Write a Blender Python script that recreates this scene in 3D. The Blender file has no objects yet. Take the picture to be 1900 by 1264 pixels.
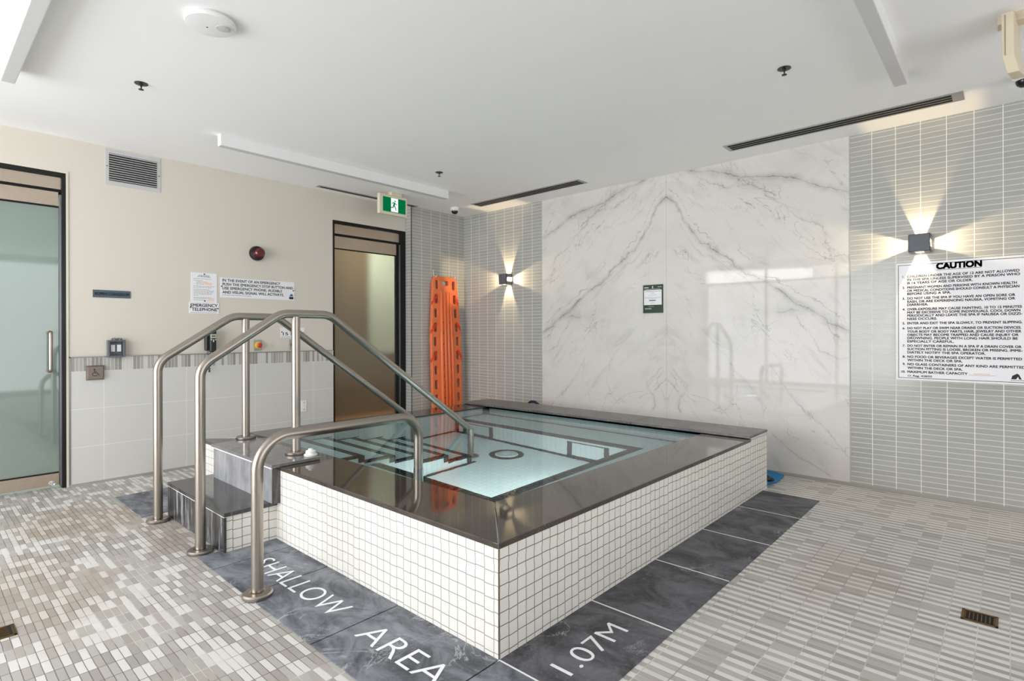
import bpy, bmesh, math, random
from mathutils import Vector, Matrix
random.seed(7)
SC = bpy.context.scene
COL = SC.collection
R = math.radians

# ------------------------------------------------------------------ camera
F_PX = 1020.0
yaw, roll = R(42.14), R(0.15)
fw = Vector((math.cos(yaw), math.sin(yaw), 0))
r0 = Vector((math.sin(yaw), -math.cos(yaw), 0))
u0 = Vector((0, 0, 1))
rt = r0 * math.cos(roll) - u0 * math.sin(roll)
up = u0 * math.cos(roll) + r0 * math.sin(roll)
cd = bpy.data.cameras.new('camera')
cam = bpy.data.objects.new('camera', cd)
COL.objects.link(cam)
cd.sensor_width = 36.0
cd.lens = F_PX / 1900.0 * 36.0
cd.shift_y = -14.0 / 1900.0
cd.clip_start = 0.02
cam.matrix_world = Matrix(((rt.x, up.x, -fw.x, 0), (rt.y, up.y, -fw.y, 0), (rt.z, up.z, -fw.z, 1.2), (0, 0, 0, 1)))
SC.camera = cam

# ------------------------------------------------------------------ render look, world, big lights
SC.view_settings.view_transform = 'Standard'
SC.view_settings.look = 'None'
SC.view_settings.gamma = 1.0
SC.view_settings.exposure = 0.26
SC.view_settings.use_curve_mapping = False
SC.cycles.use_denoising = True
SC.cycles.max_bounces = 14
SC.cycles.diffuse_bounces = 7
SC.cycles.glossy_bounces = 5
SC.cycles.transmission_bounces = 8
SC.cycles.sample_clamp_indirect = 12
SC.cycles.caustics_refractive = True
SC.cycles.caustics_reflective = False
SC.cycles.blur_glossy = 0.4
w = bpy.data.worlds.new('world')
SC.world = w
w.use_nodes = True
w.node_tree.nodes['Background'].inputs[0].default_value = (0.85, 0.92, 1.0, 1)
w.node_tree.nodes['Background'].inputs[1].default_value = 1.0

ZC, YL, XR, YT = 2.735, 5.465, 4.975, 5.353
XW, YB = -2.8, -3.2          # window wall and rear wall


def area(name, loc, d, sx, sy, power, col, spread=None):
    l = bpy.data.lights.new(name, 'AREA')
    l.shape = 'RECTANGLE'
    l.size, l.size_y, l.energy, l.color = sx, sy, power, col
    if spread:
        l.spread = spread
    o = bpy.data.objects.new(name, l)
    COL.objects.link(o)
    o.location = loc
    o.rotation_euler = Vector(d).to_track_quat('-Z', 'Y').to_euler()
    return o


area('daylight_window', (XW - 0.16, 3.3, 1.35), (1, 0, 0), 4.1, 2.5, 185, (0.965, 0.98, 1.0))
area('daylight_rear_window', (1.6, YB - 0.16, 1.35), (0, 1, 0), 5.0, 2.5, 50, (1.0, 0.975, 0.95))
area('low_sky_glow', (XW - 0.14, 4.2, 2.47), (0.86, -0.42, -0.45), 2.2, 0.3, 20, (1.0, 0.98, 0.95))

# ------------------------------------------------------------------ node helpers


class NT:
    def __init__(s, name):
        s.m = bpy.data.materials.new(name)
        s.m.use_nodes = True
        s.t = s.m.node_tree
        s.n = s.t.nodes
        s.n.clear()
        s.out = s.n.new('ShaderNodeOutputMaterial')
        s._pos = None

    def link(s, a, b):
        s.t.links.new(a, b)

    def put(s, v, sock):
        if isinstance(v, (int, float)):
            sock.default_value = v
        elif isinstance(v, (tuple, list)):
            sock.default_value = tuple(v) + ((1,) if len(v) == 3 and len(sock.default_value) == 4 else ())
        else:
            s.link(v, sock)

    def m_(s, op, a, b=None, c=None, clamp=False):
        n = s.n.new('ShaderNodeMath')
        n.operation = op
        n.use_clamp = clamp
        for i, v in enumerate((a, b, c)):
            if v is not None:
                s.put(v, n.inputs[i])
        return n.outputs[0]

    def add(s, a, b): return s.m_('ADD', a, b)
    def sub(s, a, b): return s.m_('SUBTRACT', a, b)
    def mul(s, a, b): return s.m_('MULTIPLY', a, b)
    def div(s, a, b): return s.m_('DIVIDE', a, b)

    def pos(s):
        if s._pos is None:
            g = s.n.new('ShaderNodeNewGeometry')
            x = s.n.new('ShaderNodeSeparateXYZ')
            s.link(g.outputs['Position'], x.inputs[0])
            s._p = g.outputs['Position']
            s._nrm = g.outputs['Normal']
            s._pos = x.outputs
        return s._pos

    def comb(s, x, y, z=0.0):
        n = s.n.new('ShaderNodeCombineXYZ')
        for i, v in enumerate((x, y, z)):
            s.put(v, n.inputs[i])
        return n.outputs[0]

    def noise(s, vec, scale, detail=3, rough=0.5, dist=0.0, out='Fac'):
        n = s.n.new('ShaderNodeTexNoise')
        if vec is not None:
            s.put(vec, n.inputs['Vector'])
        n.inputs['Scale'].default_value = scale
        n.inputs['Detail'].default_value = detail
        n.inputs['Roughness'].default_value = rough
        n.inputs['Distortion'].default_value = dist
        return n.outputs[out]

    def wn(s, x, y):
        n = s.n.new('ShaderNodeTexWhiteNoise')
        n.noise_dimensions = '2D'
        s.put(s.comb(x, y), n.inputs['Vector'])
        return n.outputs['Value']

    def ramp(s, f, stops, interp='LINEAR'):
        n = s.n.new('ShaderNodeValToRGB')
        n.color_ramp.interpolation = interp
        e = n.color_ramp.elements
        while len(e) < len(stops):
            e.new(0.5)
        for i, (p, c) in enumerate(stops):
            e[i].position = p
            e[i].color = (c, c, c, 1) if isinstance(c, (int, float)) else tuple(c) + (1,)
        s.put(f, n.inputs[0])
        return n.outputs[0]

    def mix(s, f, a, b, mode='MIX'):
        n = s.n.new('ShaderNodeMix')
        n.data_type = 'RGBA'
        n.blend_type = mode
        s.put(f, n.inputs[0])
        s.put(a, n.inputs[6])
        s.put(b, n.inputs[7])
        return n.outputs[2]

    def sstep(s, v, lo, hi):
        n = s.n.new('ShaderNodeMapRange')
        n.interpolation_type = 'SMOOTHSTEP'
        s.put(v, n.inputs[0])
        n.inputs[1].default_value = lo
        n.inputs[2].default_value = hi
        return n.outputs[0]

    def bump(s, h, strength=0.3, dist=0.002):
        n = s.n.new('ShaderNodeBump')
        n.inputs['Strength'].default_value = strength
        n.inputs['Distance'].default_value = dist
        s.put(h, n.inputs['Height'])
        return n.outputs[0]

    def bsdf(s, col, rough=0.5, metal=0.0, spec=0.5, normal=None, **kw):
        b = s.n.new('ShaderNodeBsdfPrincipled')
        s.put(col, b.inputs['Base Color'])
        s.put(rough, b.inputs['Roughness'])
        s.put(metal, b.inputs['Metallic'])
        s.put(spec, b.inputs['Specular IOR Level'])
        if normal is not None:
            s.link(normal, b.inputs['Normal'])
        for k, v in kw.items():
            s.put(v, b.inputs[k])
        s.link(b.outputs[0], s.out.inputs[0])
        return b

    # aligned tiles: returns (cell_u, cell_v, grout_mask)
    def tiles(s, u, v, pu, pv, g, ou=0.0, ov=0.0, gv=None, aa=0.0012):
        gv = g if gv is None else gv
        a = s.div(s.sub(u, ou), pu)
        b = s.div(s.sub(v, ov), pv)
        iu, iv = s.m_('FLOOR', a), s.m_('FLOOR', b)
        fu, fv = s.sub(a, iu), s.sub(b, iv)
        du = s.mul(s.m_('MINIMUM', fu, s.sub(1.0, fu)), pu)
        dv = s.mul(s.m_('MINIMUM', fv, s.sub(1.0, fv)), pv)
        mu = s.sub(1.0, s.sstep(du, g / 2 - aa / 2, g / 2 + aa / 2))
        mv = s.sub(1.0, s.sstep(dv, gv / 2 - aa / 2, gv / 2 + aa / 2))
        return iu, iv, s.m_('MAXIMUM', mu, mv)


def plain(name, col, rough=0.5, metal=0.0, spec=0.5, var=0.03, scale=12, **kw):
    t = NT(name)
    t.pos()
    n = t.noise(t._p, scale, 4)
    k = t.add(1.0 - var, t.mul(n, 2 * var))
    c = t.mix(1.0, col, t.comb(k, k, k), 'MULTIPLY')
    t.bsdf(c, rough, metal, spec, **kw)
    return t.m


def emis(name, col, st):
    t = NT(name)
    e = t.n.new('ShaderNodeEmission')
    e.inputs[0].default_value = tuple(col) + (1,)
    e.inputs[1].default_value = st
    t.link(e.outputs[0], t.out.inputs[0])
    return t.m


def srgb(r, g, b):
    return tuple(((c / 255.0) / 12.92 if c / 255.0 <= 0.04045 else ((c / 255.0 + 0.055) / 1.055) ** 2.4) for c in (r, g, b))


# ------------------------------------------------------------------ materials
M = {}
M['ceiling'] = plain('ceiling_paint', (0.93, 0.93, 0.93), 0.9, var=0.01, scale=3)
M['cream'] = plain('cream_paint', srgb(214, 208, 197), 0.75, spec=0.3, var=0.012, scale=3)


def floor_mat():
    t = NT('floor_mosaic')
    x, y, z = t.pos()
    p2 = t.comb(x, y, 0.0)
    wob = t.mul(t.sub(t.noise(p2, 9, 2), 0.5), 0.004)
    iu, iv, g = t.tiles(t.add(x, wob), t.add(y, wob), 0.0268, 0.0972, 0.0024, 1.0, 0.0, gv=0.0034, aa=0.0015)
    r = t.wn(iu, iv)
    alt = t.sub(t.m_('FLOORED_MODULO', iu, 2.0), 0.5)
    r = t.m_('MAXIMUM', t.sub(t.add(r, t.mul(t.mul(t.sstep(x, 1.2, 1.7), alt), 0.85)), t.mul(t.sstep(x, 1.2, 2.4), 0.04)), 0.0)
    base = t.ramp(r, [(0.0, srgb(212, 211, 208)), (0.30, srgb(204, 203, 199)), (0.36, srgb(172, 170, 165)),
                      (0.66, srgb(166, 161, 156)), (0.86, srgb(154, 150, 145))], 'CONSTANT')
    fine = t.noise(t.comb(t.mul(x, 60), t.mul(y, 8)), 6, 3)
    base = t.mix(t.mul(fine, 0.16), base, srgb(200, 192, 184))
    # brown drain and wear stains: blotches with ragged edges
    def blot(cx, cy, rx, ry, thr, sc):
        dx, dy = t.div(t.sub(x, cx), rx), t.div(t.sub(y, cy), ry)
        d = t.m_('SQRT', t.add(t.mul(dx, dx), t.mul(dy, dy)))
        n = t.noise(p2, sc, 4, 0.6)
        return t.sub(1.0, t.sstep(t.add(d, t.mul(t.sub(n, 0.5), 1.5)), thr - 0.35, thr + 0.25))
    s1 = blot(0.78, 4.42, 0.42, 0.55, 0.8, 5)
    s2 = blot(0.42, 3.3, 0.35, 0.75, 0.75, 4)
    s3 = blot(3.15, 0.62, 0.75, 0.5, 0.55, 5)
    s4 = blot(1.05, 3.7, 0.16, 0.5, 0.8, 7)
    st = t.m_('MAXIMUM', t.m_('MAXIMUM', s1, t.mul(s2, 0.7)), t.m_('MAXIMUM', t.mul(s3, 0.55), t.mul(s4, 0.7)))
    base = t.mix(t.mul(st, 0.38), base, srgb(158, 134, 112))
    gn = t.noise(p2, 2.3, 3, 0.6)
    gcol = t.mix(t.sstep(gn, 0.40, 0.52), srgb(208, 205, 199), srgb(104, 98, 92))
    gcol = t.mix(t.mul(t.sstep(x, 1.4, 2.3), 0.7), gcol, srgb(206, 203, 198))
    gcol = t.mix(st, gcol, srgb(96, 72, 54))
    c = t.mix(g, base, gcol)
    rough = t.add(0.32, t.mul(t.noise(p2, 3, 2), 0.25))
    t.bsdf(c, rough, 0, 0.35, normal=t.bump(t.sub(1.0, g), 0.35, 0.0015))
    return t.m


M['floor'] = floor_mat()


def walltile(name, axis, pu, ou, c0):
    t = NT(name)
    x, y, z = t.pos()
    u = x if axis == 'x' else y
    iu, iv, g = t.tiles(u, z, pu, 0.03833, 0.0042, ou, 0.572, gv=0.0026, aa=0.0016)
    r = t.wn(iu, iv)
    streak = t.noise(t.comb(t.mul(u, 5), t.mul(z, 150)), 3, 3)
    k = t.add(0.93, t.add(t.mul(r, 0.07), t.mul(streak, 0.09)))
    base = t.mix(1.0, c0, t.comb(k, k, k), 'MULTIPLY')
    c = t.mix(g, base, srgb(238, 236, 226))
    t.bsdf(c, t.add(0.12, t.mul(g, 0.5)), 0, 0.5, normal=t.bump(t.add(t.sub(1.0, g), t.mul(streak, 0.15)), 0.25, 0.0012))
    return t.m


M['tileR'] = walltile('grey_wall_tile', 'y', 0.1500, 0.029, srgb(171, 171, 167))
M['tileRL'] = walltile('grey_wall_tile_corner', 'y', 0.1484, 4.029, srgb(171, 171, 167))
M['tileL'] = walltile('grey_wall_tile_left', 'x', 0.1490, 4.860, srgb(171, 171, 167))


def marble_mat():
    t = NT('bookmatched_marble')
    x, y, z = t.pos()
    d = t.m_('ABSOLUTE', t.sub(y, 2.474))
    v2 = t.comb(d, z, 0)
    n1 = t.sub(t.noise(v2, 3.5, 6, 0.62), 0.5)
    n2 = t.sub(t.noise(t.comb(d, z, 7.3), 4.5, 6, 0.65), 0.5)
    n1 = t.add(n1, t.mul(t.sub(t.noise(t.comb(d, z, 3.1), 15, 5, 0.7), 0.5), 0.30))
    n2 = t.add(n2, t.mul(t.sub(t.noise(t.comb(d, z, 13.1), 12, 5, 0.7), 0.5), 0.35))
    base = t.mix(t.sstep(t.noise(t.comb(t.mul(d, 0.8), z, 1.7), 1.6, 4, 0.6, 0.6), 0.40, 0.75), srgb(221, 218, 214), srgb(207, 204, 199))

    def vein(pts, w, a, amp, swap=False, halo=0.0, seed=0.0):
        lo, hi = pts[0][0], pts[-1][0]
        s_, o_ = (z, d) if swap else (d, z)
        c = t.n.new('ShaderNodeFloatCurve')
        cur = c.mapping.curves[0]
        P = [((p - lo) / (hi - lo), q / 3.0) for p, q in pts]
        cur.points[0].location = P[0]
        cur.points[1].location = P[-1]
        for p in P[1:-1]:
            cur.points.new(*p)
        c.mapping.update()
        c.inputs[0].default_value = 1.0
        sm = t.add(s_, t.mul(n2, amp * 0.9))
        t.put(t.div(t.sub(sm, lo), hi - lo), c.inputs[1])
        f = t.mul(c.outputs[0], 3.0)
        dist = t.m_('ABSOLUTE', t.sub(t.add(o_, t.mul(n1, amp)), f))
        inside = t.mul(t.sstep(sm, lo - 0.005, lo + 0.02), t.sub(1.0, t.sstep(sm, hi - 0.06, hi)))
        mod = t.add(0.35, t.mul(t.sstep(t.noise(t.comb(d, z, 11 + seed), 7, 3), 0.35, 0.65), 0.65))
        core = t.mul(t.sub(1.0, t.sstep(dist, w * 0.1, w)), a)
        if halo:
            core = t.m_('MAXIMUM', core, t.mul(t.sub(1.0, t.sstep(dist, 0, w * 5)), halo))
        return t.mul(t.mul(core, mod), inside)
    V = []
    V.append(vein([(0.0, 2.52), (0.1, 2.44), (0.2, 2.25), (0.33, 2.07), (0.55, 1.9), (0.78, 1.72), (1.0, 1.58), (1.2, 1.42), (1.4, 1.28), (1.56, 1.2)], 0.011, 0.72, 0.16, halo=0.30))
    V.append(vein([(0.0, 2.62), (0.12, 2.52), (0.24, 2.3), (0.36, 2.12), (0.6, 1.86), (0.82, 1.7), (1.05, 1.64), (1.3, 1.45), (1.56, 1.25)], 0.006, 0.6, 0.26, seed=2))
    V.append(vein([(0.22, 2.72), (0.4, 2.68), (0.6, 2.62), (0.85, 2.55), (1.1, 2.5), (1.35, 2.38), (1.56, 2.28)], 0.012, 0.62, 0.14, halo=0.26, seed=3))
    V.append(vein([(0.2, 2.73), (0.38, 2.62), (0.5, 2.55), (0.75, 2.5), (0.95, 2.38), (1.2, 2.15), (1.4, 1.98)], 0.007, 0.5, 0.22, halo=0.14, seed=4))
    V.append(vein([(0.3, 2.7), (0.5, 2.42), (0.7, 2.3), (0.95, 2.1), (1.25, 1.75)], 0.004, 0.32, 0.3, seed=5))
    V.append(vein([(0.12, 2.3), (0.3, 1.98), (0.5, 1.86), (0.75, 1.78)], 0.006, 0.3, 0.2, halo=0.12, seed=6))
    V.append(vein([(1.15, 1.35), (1.3, 1.12), (1.42, 1.0), (1.56, 0.96)], 0.005, 0.5, 0.2, halo=0.12, seed=7))
    V.append(vein([(0.95, 0.95), (1.08, 0.72), (1.22, 0.55), (1.38, 0.4), (1.56, 0.2)], 0.006, 0.5, 0.12, halo=0.10, seed=8))
    V.append(vein([(0.95, 0.36), (1.1, 0.22), (1.25, 0.13), (1.45, 0.02)], 0.006, 0.5, 0.10, halo=0.1, seed=9))
    V.append(vein([(0.5, 0.4), (0.62, 0.9), (0.72, 1.1), (0.9, 1.25), (1.2, 1.42)], 0.004, 0.32, 0.16, swap=False, seed=10))
    V.append(vein([(0.45, 0.55), (0.7, 0.66), (0.95, 0.58), (1.3, 0.3)], 0.005, 0.3, 0.16, swap=True, seed=11))
    V.append(vein([(0.42, 0.16), (0.55, 0.12), (0.65, 0.2), (0.8, 0.13), (0.9, 0.03)], 0.006, 0.45, 0.14, swap=True, halo=0.15, seed=12))
    V.append(vein([(0.4, 0.04), (0.6, 0.03), (0.75, 0.10), (0.88, 0.0)], 0.004, 0.35, 0.10, swap=True, seed=13))
    V.append(vein([(0.25, 0.62), (0.4, 0.58), (0.55, 0.5), (0.75, 0.32)], 0.005, 0.4, 0.14, seed=14))
    V.append(vein([(0.98, 1.4), (1.3, 1.34), (1.56, 1.2)], 0.012, 0.4, 0.30, halo=0.15, seed=15))
    V.append(vein([(1.1, 1.28), (1.25, 0.95), (1.4, 0.75), (1.5, 0.62)], 0.004, 0.3, 0.22, seed=16))
    tot = V[0]
    for q in V[1:]:
        tot = t.m_('MAXIMUM', tot, q)
    ac = t.add(d, z)
    al = t.sub(d, t.mul(z, 0.9))
    hz = t.mul(t.sstep(t.noise(t.comb(t.mul(ac, 2.6), t.mul(al, 0.7), 5), 2.2, 6, 0.65, 0.8), 0.52, 0.8), 0.22)
    zone = t.sstep(t.noise(t.comb(t.mul(ac, 1.3), t.mul(al, 0.6), 21), 2.0, 3, 0.55), 0.48, 0.66)
    for sc_, w_, a_, sd in ((1.7, 0.006, 0.45, 31), (3.0, 0.007, 0.34, 47)):
        rn = t.noise(t.comb(t.mul(ac, 1.5), t.mul(al, 0.55), sd), sc_, 4, 0.55, 0.5)
        ln = t.sub(1.0, t.sstep(t.m_('ABSOLUTE', t.sub(rn, 0.5)), w_ * 0.15, w_))
        tot = t.m_('MAXIMUM', tot, t.mul(t.mul(ln, zone), a_))
    c = t.mix(t.m_('MINIMUM', t.add(tot, hz), 0.85), base, srgb(80, 82, 79))
    seam = t.sub(1.0, t.sstep(d, 0.0008, 0.0022))
    c = t.mix(seam, c, srgb(180, 178, 172))
    t.bsdf(c, 0.035, 0, 0.22)
    return t.m


M['marble'] = marble_mat()


def dado_mat():
    t = NT('large_format_wainscot_tile')
    x, y, z = t.pos()
    iu, iv, g = t.tiles(x, z, 0.6045, 0.302, 0.004, 1.086, 0.0, aa=0.0015)
    st = t.noise(t.comb(t.mul(x, 4), 0, t.mul(z, 22)), 4, 4)
    base = t.mix(t.mul(st, 0.5), srgb(209, 208, 205), srgb(198, 197, 193))
    c = t.mix(g, base, srgb(228, 227, 224))
    t.bsdf(c, 0.45, 0, 0.35)
    return t.m


def band_mat():
    t = NT('striped_mosaic_border')
    x, y, z = t.pos()
    iu, iv, g = t.tiles(x, z, 0.0258, 0.2, 0.0028, 0.9, 0.86, aa=0.0012)
    r = t.wn(iu, 3.0)
    c0 = t.ramp(r, [(0.0, srgb(206, 205, 200)), (0.3, srgb(170, 168, 163)), (0.55, srgb(150, 148, 143)), (0.8, srgb(138, 134, 129))], 'CONSTANT')
    st = t.noise(t.comb(t.mul(x, 220), 0, t.mul(z, 6)), 2, 2)
    c0 = t.mix(t.mul(st, 0.3), c0, srgb(180, 178, 172))
    t.bsdf(t.mix(g, c0, srgb(220, 218, 212)), 0.5, 0, 0.35)
    return t.m


M['dado'] = dado_mat()
M['band'] = band_mat()


def pooltile(name, axis, c0, cg, var=0.05, wav=0.0026, rough=0.1, p=0.0497, g=0.0034):
    t = NT(name)
    x, y, z = t.pos()
    if axis == 'top':
        u, v = x, y
    else:
        u, v = (x if axis == 'x' else y), z
    # hand-set sheets: joints wander a little from row to row
    wv = t.mul(t.sub(t.noise(t.comb(t.mul(u, 1.0), t.mul(v, 0.5), 2.2), 11, 2), 0.5), wav * 2)
    wu = t.mul(t.sub(t.wn(t.m_('FLOOR', t.div(v, p)), 5.0), 0.5), wav * 0.9)
    wv = t.add(wv, t.mul(t.sub(t.wn(t.m_('FLOOR', t.div(t.sub(u, 0.02), p)), 9.0), 0.5), wav * 2.2))
    iu, iv, gm = t.tiles(t.add(u, wu), t.add(v, wv), p, p, g, 0.02, 0.02, aa=0.0016)
    r = t.wn(iu, iv)
    k = t.add(1.0 - var, t.mul(r, var))
    base = t.mix(1.0, c0, t.comb(k, k, k), 'MULTIPLY')
    t.bsdf(t.mix(gm, base, cg), t.add(rough, t.mul(gm, 0.5)), 0, 0.5,
           normal=t.bump(t.add(t.sub(1.0, gm), t.mul(r, 0.6)), 0.35, 0.002))
    return t.m


W = srgb(236, 233, 226)
M['pt_y'] = pooltile('white_pool_tile_side', 'y', W, srgb(150, 147, 142))
M['pt_x'] = pooltile('white_pool_tile_front', 'x', W, srgb(112, 104, 96))
WI = srgb(248, 250, 249)
M['pi_x'] = pooltile('white_basin_tile_x', 'x', WI, srgb(205, 212, 212), 0.03, 0.001, 0.2, 0.05, 0.003)
M['pi_y'] = pooltile('white_basin_tile_y', 'y', WI, srgb(205, 212, 212), 0.03, 0.001, 0.2, 0.05, 0.003)
M['pi_t'] = pooltile('white_basin_tile_floor', 'top', WI, srgb(212, 219, 219), 0.03, 0.001, 0.2, 0.05, 0.003)


def edge_mat():
    t = NT('black_edge_tile')
    x, y, z = t.pos()
    iu, iv, g1 = t.tiles(x, y, 0.05, 0.05, 0.003, 0, 0)
    n = t.noise(t._p, 14, 2)
    c = t.mix(t.mul(g1, 0.55), t.mix(t.mul(n, 0.3), (0.012, 0.012, 0.014), (0.05, 0.05, 0.055)), srgb(140, 140, 138))
    t.bsdf(c, 0.18, 0, 0.5)
    return t.m


M['edge'] = edge_mat()


def stone(name, c0, c1, rough, scale=5, speck=0.0, white=0.0, spec=0.5):
    t = NT(name)
    x, y, z = t.pos()
    n = t.noise(t._p, scale, 6, 0.6, 0.4)
    c = t.mix(t.sstep(n, 0.3, 0.7), c0, c1)
    if speck:
        s = t.noise(t._p, 260, 1)
        c = t.mix(t.mul(t.sstep(s, 0.66, 0.74), speck), c, srgb(150, 135, 118))
    if white:
        s = t.noise(t.comb(t.mul(x, 12), t.mul(y, 12), t.mul(z, 1.2)), 2.2, 5, 0.65)
        c = t.mix(t.mul(t.sstep(s, 0.52, 0.72), white), c, srgb(196, 196, 200))
    t.bsdf(c, rough, 0, spec)
    return t.m


M['coping'] = stone('polished_brown_quartz', srgb(66, 59, 53), srgb(80, 72, 65), 0.045, 4, 0.5)
M['matte_coping'] = stone('worn_charcoal_stone', srgb(82, 80, 80), srgb(110, 106, 106), 0.32, 7, 0, 0.25)
M['step_top'] = stone('grey_stone_tread', srgb(112, 110, 110), srgb(132, 130, 130), 0.14, 3, 0, 0.2)
M['step_low'] = stone('dark_stone_tread', srgb(52, 51, 51), srgb(74, 72, 72), 0.10, 3, 0, 0.12)
M['riser_hi'] = stone('chalky_grey_riser', srgb(130, 130, 134), srgb(160, 160, 164), 0.35, 6, 0, 0.4)
M['riser_lo'] = stone('streaked_dark_riser', srgb(46, 46, 48), srgb(76, 76, 78), 0.25, 6, 0, 0.8)


def slate_mat(name, c0, c1):
    t = NT(name)
    x, y, z = t.pos()
    p2 = t.comb(x, y, 0)
    n = t.noise(t.comb(t.mul(x, 1.7), y, 0), 4.2, 8, 0.66, 0.9)
    c = t.mix(t.sstep(n, 0.32, 0.68), c0, c1)
    f = t.noise(p2, 55, 4, 0.7)
    c = t.mix(t.mul(t.sstep(f, 0.5, 0.72), 0.28), c, srgb(140, 144, 150))
    wv = t.noise(t.comb(x, t.mul(y, 1.4), 4.0), 2.6, 7, 0.7, 1.4)
    line = t.sub(1.0, t.sstep(t.m_('ABSOLUTE', t.sub(wv, 0.52)), 0.0, 0.018))
    patch = t.sstep(t.noise(t.comb(x, y, 9), 2.4, 3), 0.5, 0.62)
    c = t.mix(t.mul(t.mul(line, patch), 0.8), c, srgb(178, 178, 184))
    t.bsdf(c, t.add(0.42, t.mul(f, 0.25)), 0, 0.35, normal=t.bump(t.add(n, t.mul(f, 0.3)), 0.5, 0.004))
    return t.m


M['slateA'] = slate_mat('blue_grey_slate', srgb(66, 69, 76), srgb(134, 138, 146))
M['slateB'] = slate_mat('charcoal_slate', srgb(52, 52, 56), srgb(104, 104, 110))


def metal(name, col, rough, streak=0.12):
    t = NT(name)
    x, y, z = t.pos()
    n = t.noise(t._p, 38, 2)
    m = t.noise(t._p, 3, 2)
    k = t.add(1.0 - streak, t.mul(t.add(n, m), streak))
    t.bsdf(t.mix(1.0, col, t.comb(k, k, k), 'MULTIPLY'), t.add(rough, t.mul(n, 0.08)), 1.0, 0.5)
    return t.m


M['steel'] = metal('brushed_steel', srgb(168, 160, 151), 0.26, 0.05)
M['steel_warm'] = metal('warm_brushed_plate', srgb(186, 172, 156), 0.34, 0.18)
M['chrome'] = metal('chrome', (0.8, 0.8, 0.8), 0.08, 0.02)
M['frame'] = plain('dark_bronze_frame', (0.006, 0.0055, 0.005), 0.35, 0.0, 0.35)
M['frame_mid'] = metal('grey_aluminium_edge', srgb(130, 132, 138), 0.3)
M['alu'] = metal('satin_aluminium', srgb(176, 176, 178), 0.38, 0.06)
M['white'] = plain('white_enamel', (0.84, 0.84, 0.84), 0.4)
M['white_sign'] = plain('white_sign_plastic', srgb(236, 236, 240), 0.35, var=0.01)
M['lampgrey'] = plain('lamp_diffuser_off', srgb(208, 208, 208), 0.5, var=0.01)
M['black'] = plain('black_plastic', (0.008, 0.008, 0.008), 0.3)
M['ink'] = plain('black_ink', (0.01, 0.01, 0.012), 0.5)
M['dark'] = plain('dark_cavity', (0.006, 0.006, 0.006), 0.9)
M['blackcam'] = plain('camera_bubble', (0.01, 0.01, 0.012), 0.05)
M['graphite'] = plain('graphite_lamp_case', srgb(92, 96, 104), 0.45)
M['red'] = plain('red_lens', (0.10, 0.002, 0.004), 0.06, spec=0.8)
M['redbtn'] = plain('red_button', (0.6, 0.03, 0.03), 0.25)
M['yellow'] = plain('yellow_collar', (0.72, 0.52, 0.03), 0.35)
M['orange'] = plain('orange_polyethylene', srgb(240, 124, 72), 0.28, var=0.05, scale=5)
M['strap'] = plain('orange_red_webbing', srgb(226, 62, 24), 0.7)
M['slatebluesign'] = plain('slate_blue_sign', srgb(70, 86, 98), 0.4)
M['bluelogo'] = plain('blue_logo_ink', srgb(20, 110, 160), 0.5)
M['peach'] = plain('faded_orange_ink', srgb(238, 190, 150), 0.6)
M['faint'] = plain('grey_ink', srgb(130, 130, 136), 0.6)
M['cream_pl'] = plain('cream_plastic', srgb(226, 218, 198), 0.45)
M['beige'] = plain('beige_plastic', srgb(214, 202, 178), 0.5)
M['exitgreen'] = None
M['greenposter'] = plain('dark_green_poster', srgb(14, 56, 40), 0.12)
M['blue'] = plain('blue_mesh_cloth', srgb(20, 120, 176), 0.6)
M['darkblue'] = plain('navy_hose', srgb(12, 30, 58), 0.35)
M['grout'] = plain('grey_sealant', srgb(178, 176, 170), 0.6)
M['cove'] = plain('grey_cove_tile', srgb(160, 158, 152), 0.4)
M['brass'] = metal('tarnished_brass', srgb(120, 92, 52), 0.35, 0.4)
M['trimsteel'] = metal('tile_edge_trim', srgb(150, 148, 144), 0.3)
M['copper'] = plain('access_plate', srgb(128, 116, 106), 0.35, 0.6)
M['exitgreen'] = emis('lit_exit_green', srgb(4, 110, 62), 0.85)
M['exitwhite'] = emis('lit_exit_white', (0.85, 1.0, 0.9), 0.95)
M['led'] = emis('warm_led', (1.0, 0.84, 0.5), 14)
M['lcd'] = plain('lcd_glass', srgb(118, 124, 84), 0.2)
M['silver'] = plain('silver_plastic', srgb(196, 196, 196), 0.4)


def water_mat():
    t = NT('spa_water')
    x, y, z = t.pos()
    h = t.noise(t.comb(x, t.mul(y, 1.3), 0), 5, 2)
    b = t.bump(h, 0.05, 0.02)
    rf = t.n.new('ShaderNodeBsdfRefraction')
    rf.inputs['Color'].default_value = (0.80, 0.975, 1.0, 1)
    rf.inputs['IOR'].default_value = 1.333
    rf.inputs['Roughness'].default_value = 0.0
    gl = t.n.new('ShaderNodeBsdfGlossy')
    gl.inputs['Roughness'].default_value = 0.01
    fr = t.n.new('ShaderNodeFresnel')
    fr.inputs['IOR'].default_value = 1.333
    mx = t.n.new('ShaderNodeMixShader')
    t.link(b, rf.inputs['Normal'])
    t.link(b, gl.inputs['Normal'])
    t.link(b, fr.inputs['Normal'])
    t.link(fr.outputs[0], mx.inputs[0])
    t.link(rf.outputs[0], mx.inputs[1])
    t.link(gl.outputs[0], mx.inputs[2])
    t.link(mx.outputs[0], t.out.inputs[0])
    return t.m


M['water'] = water_mat()


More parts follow.
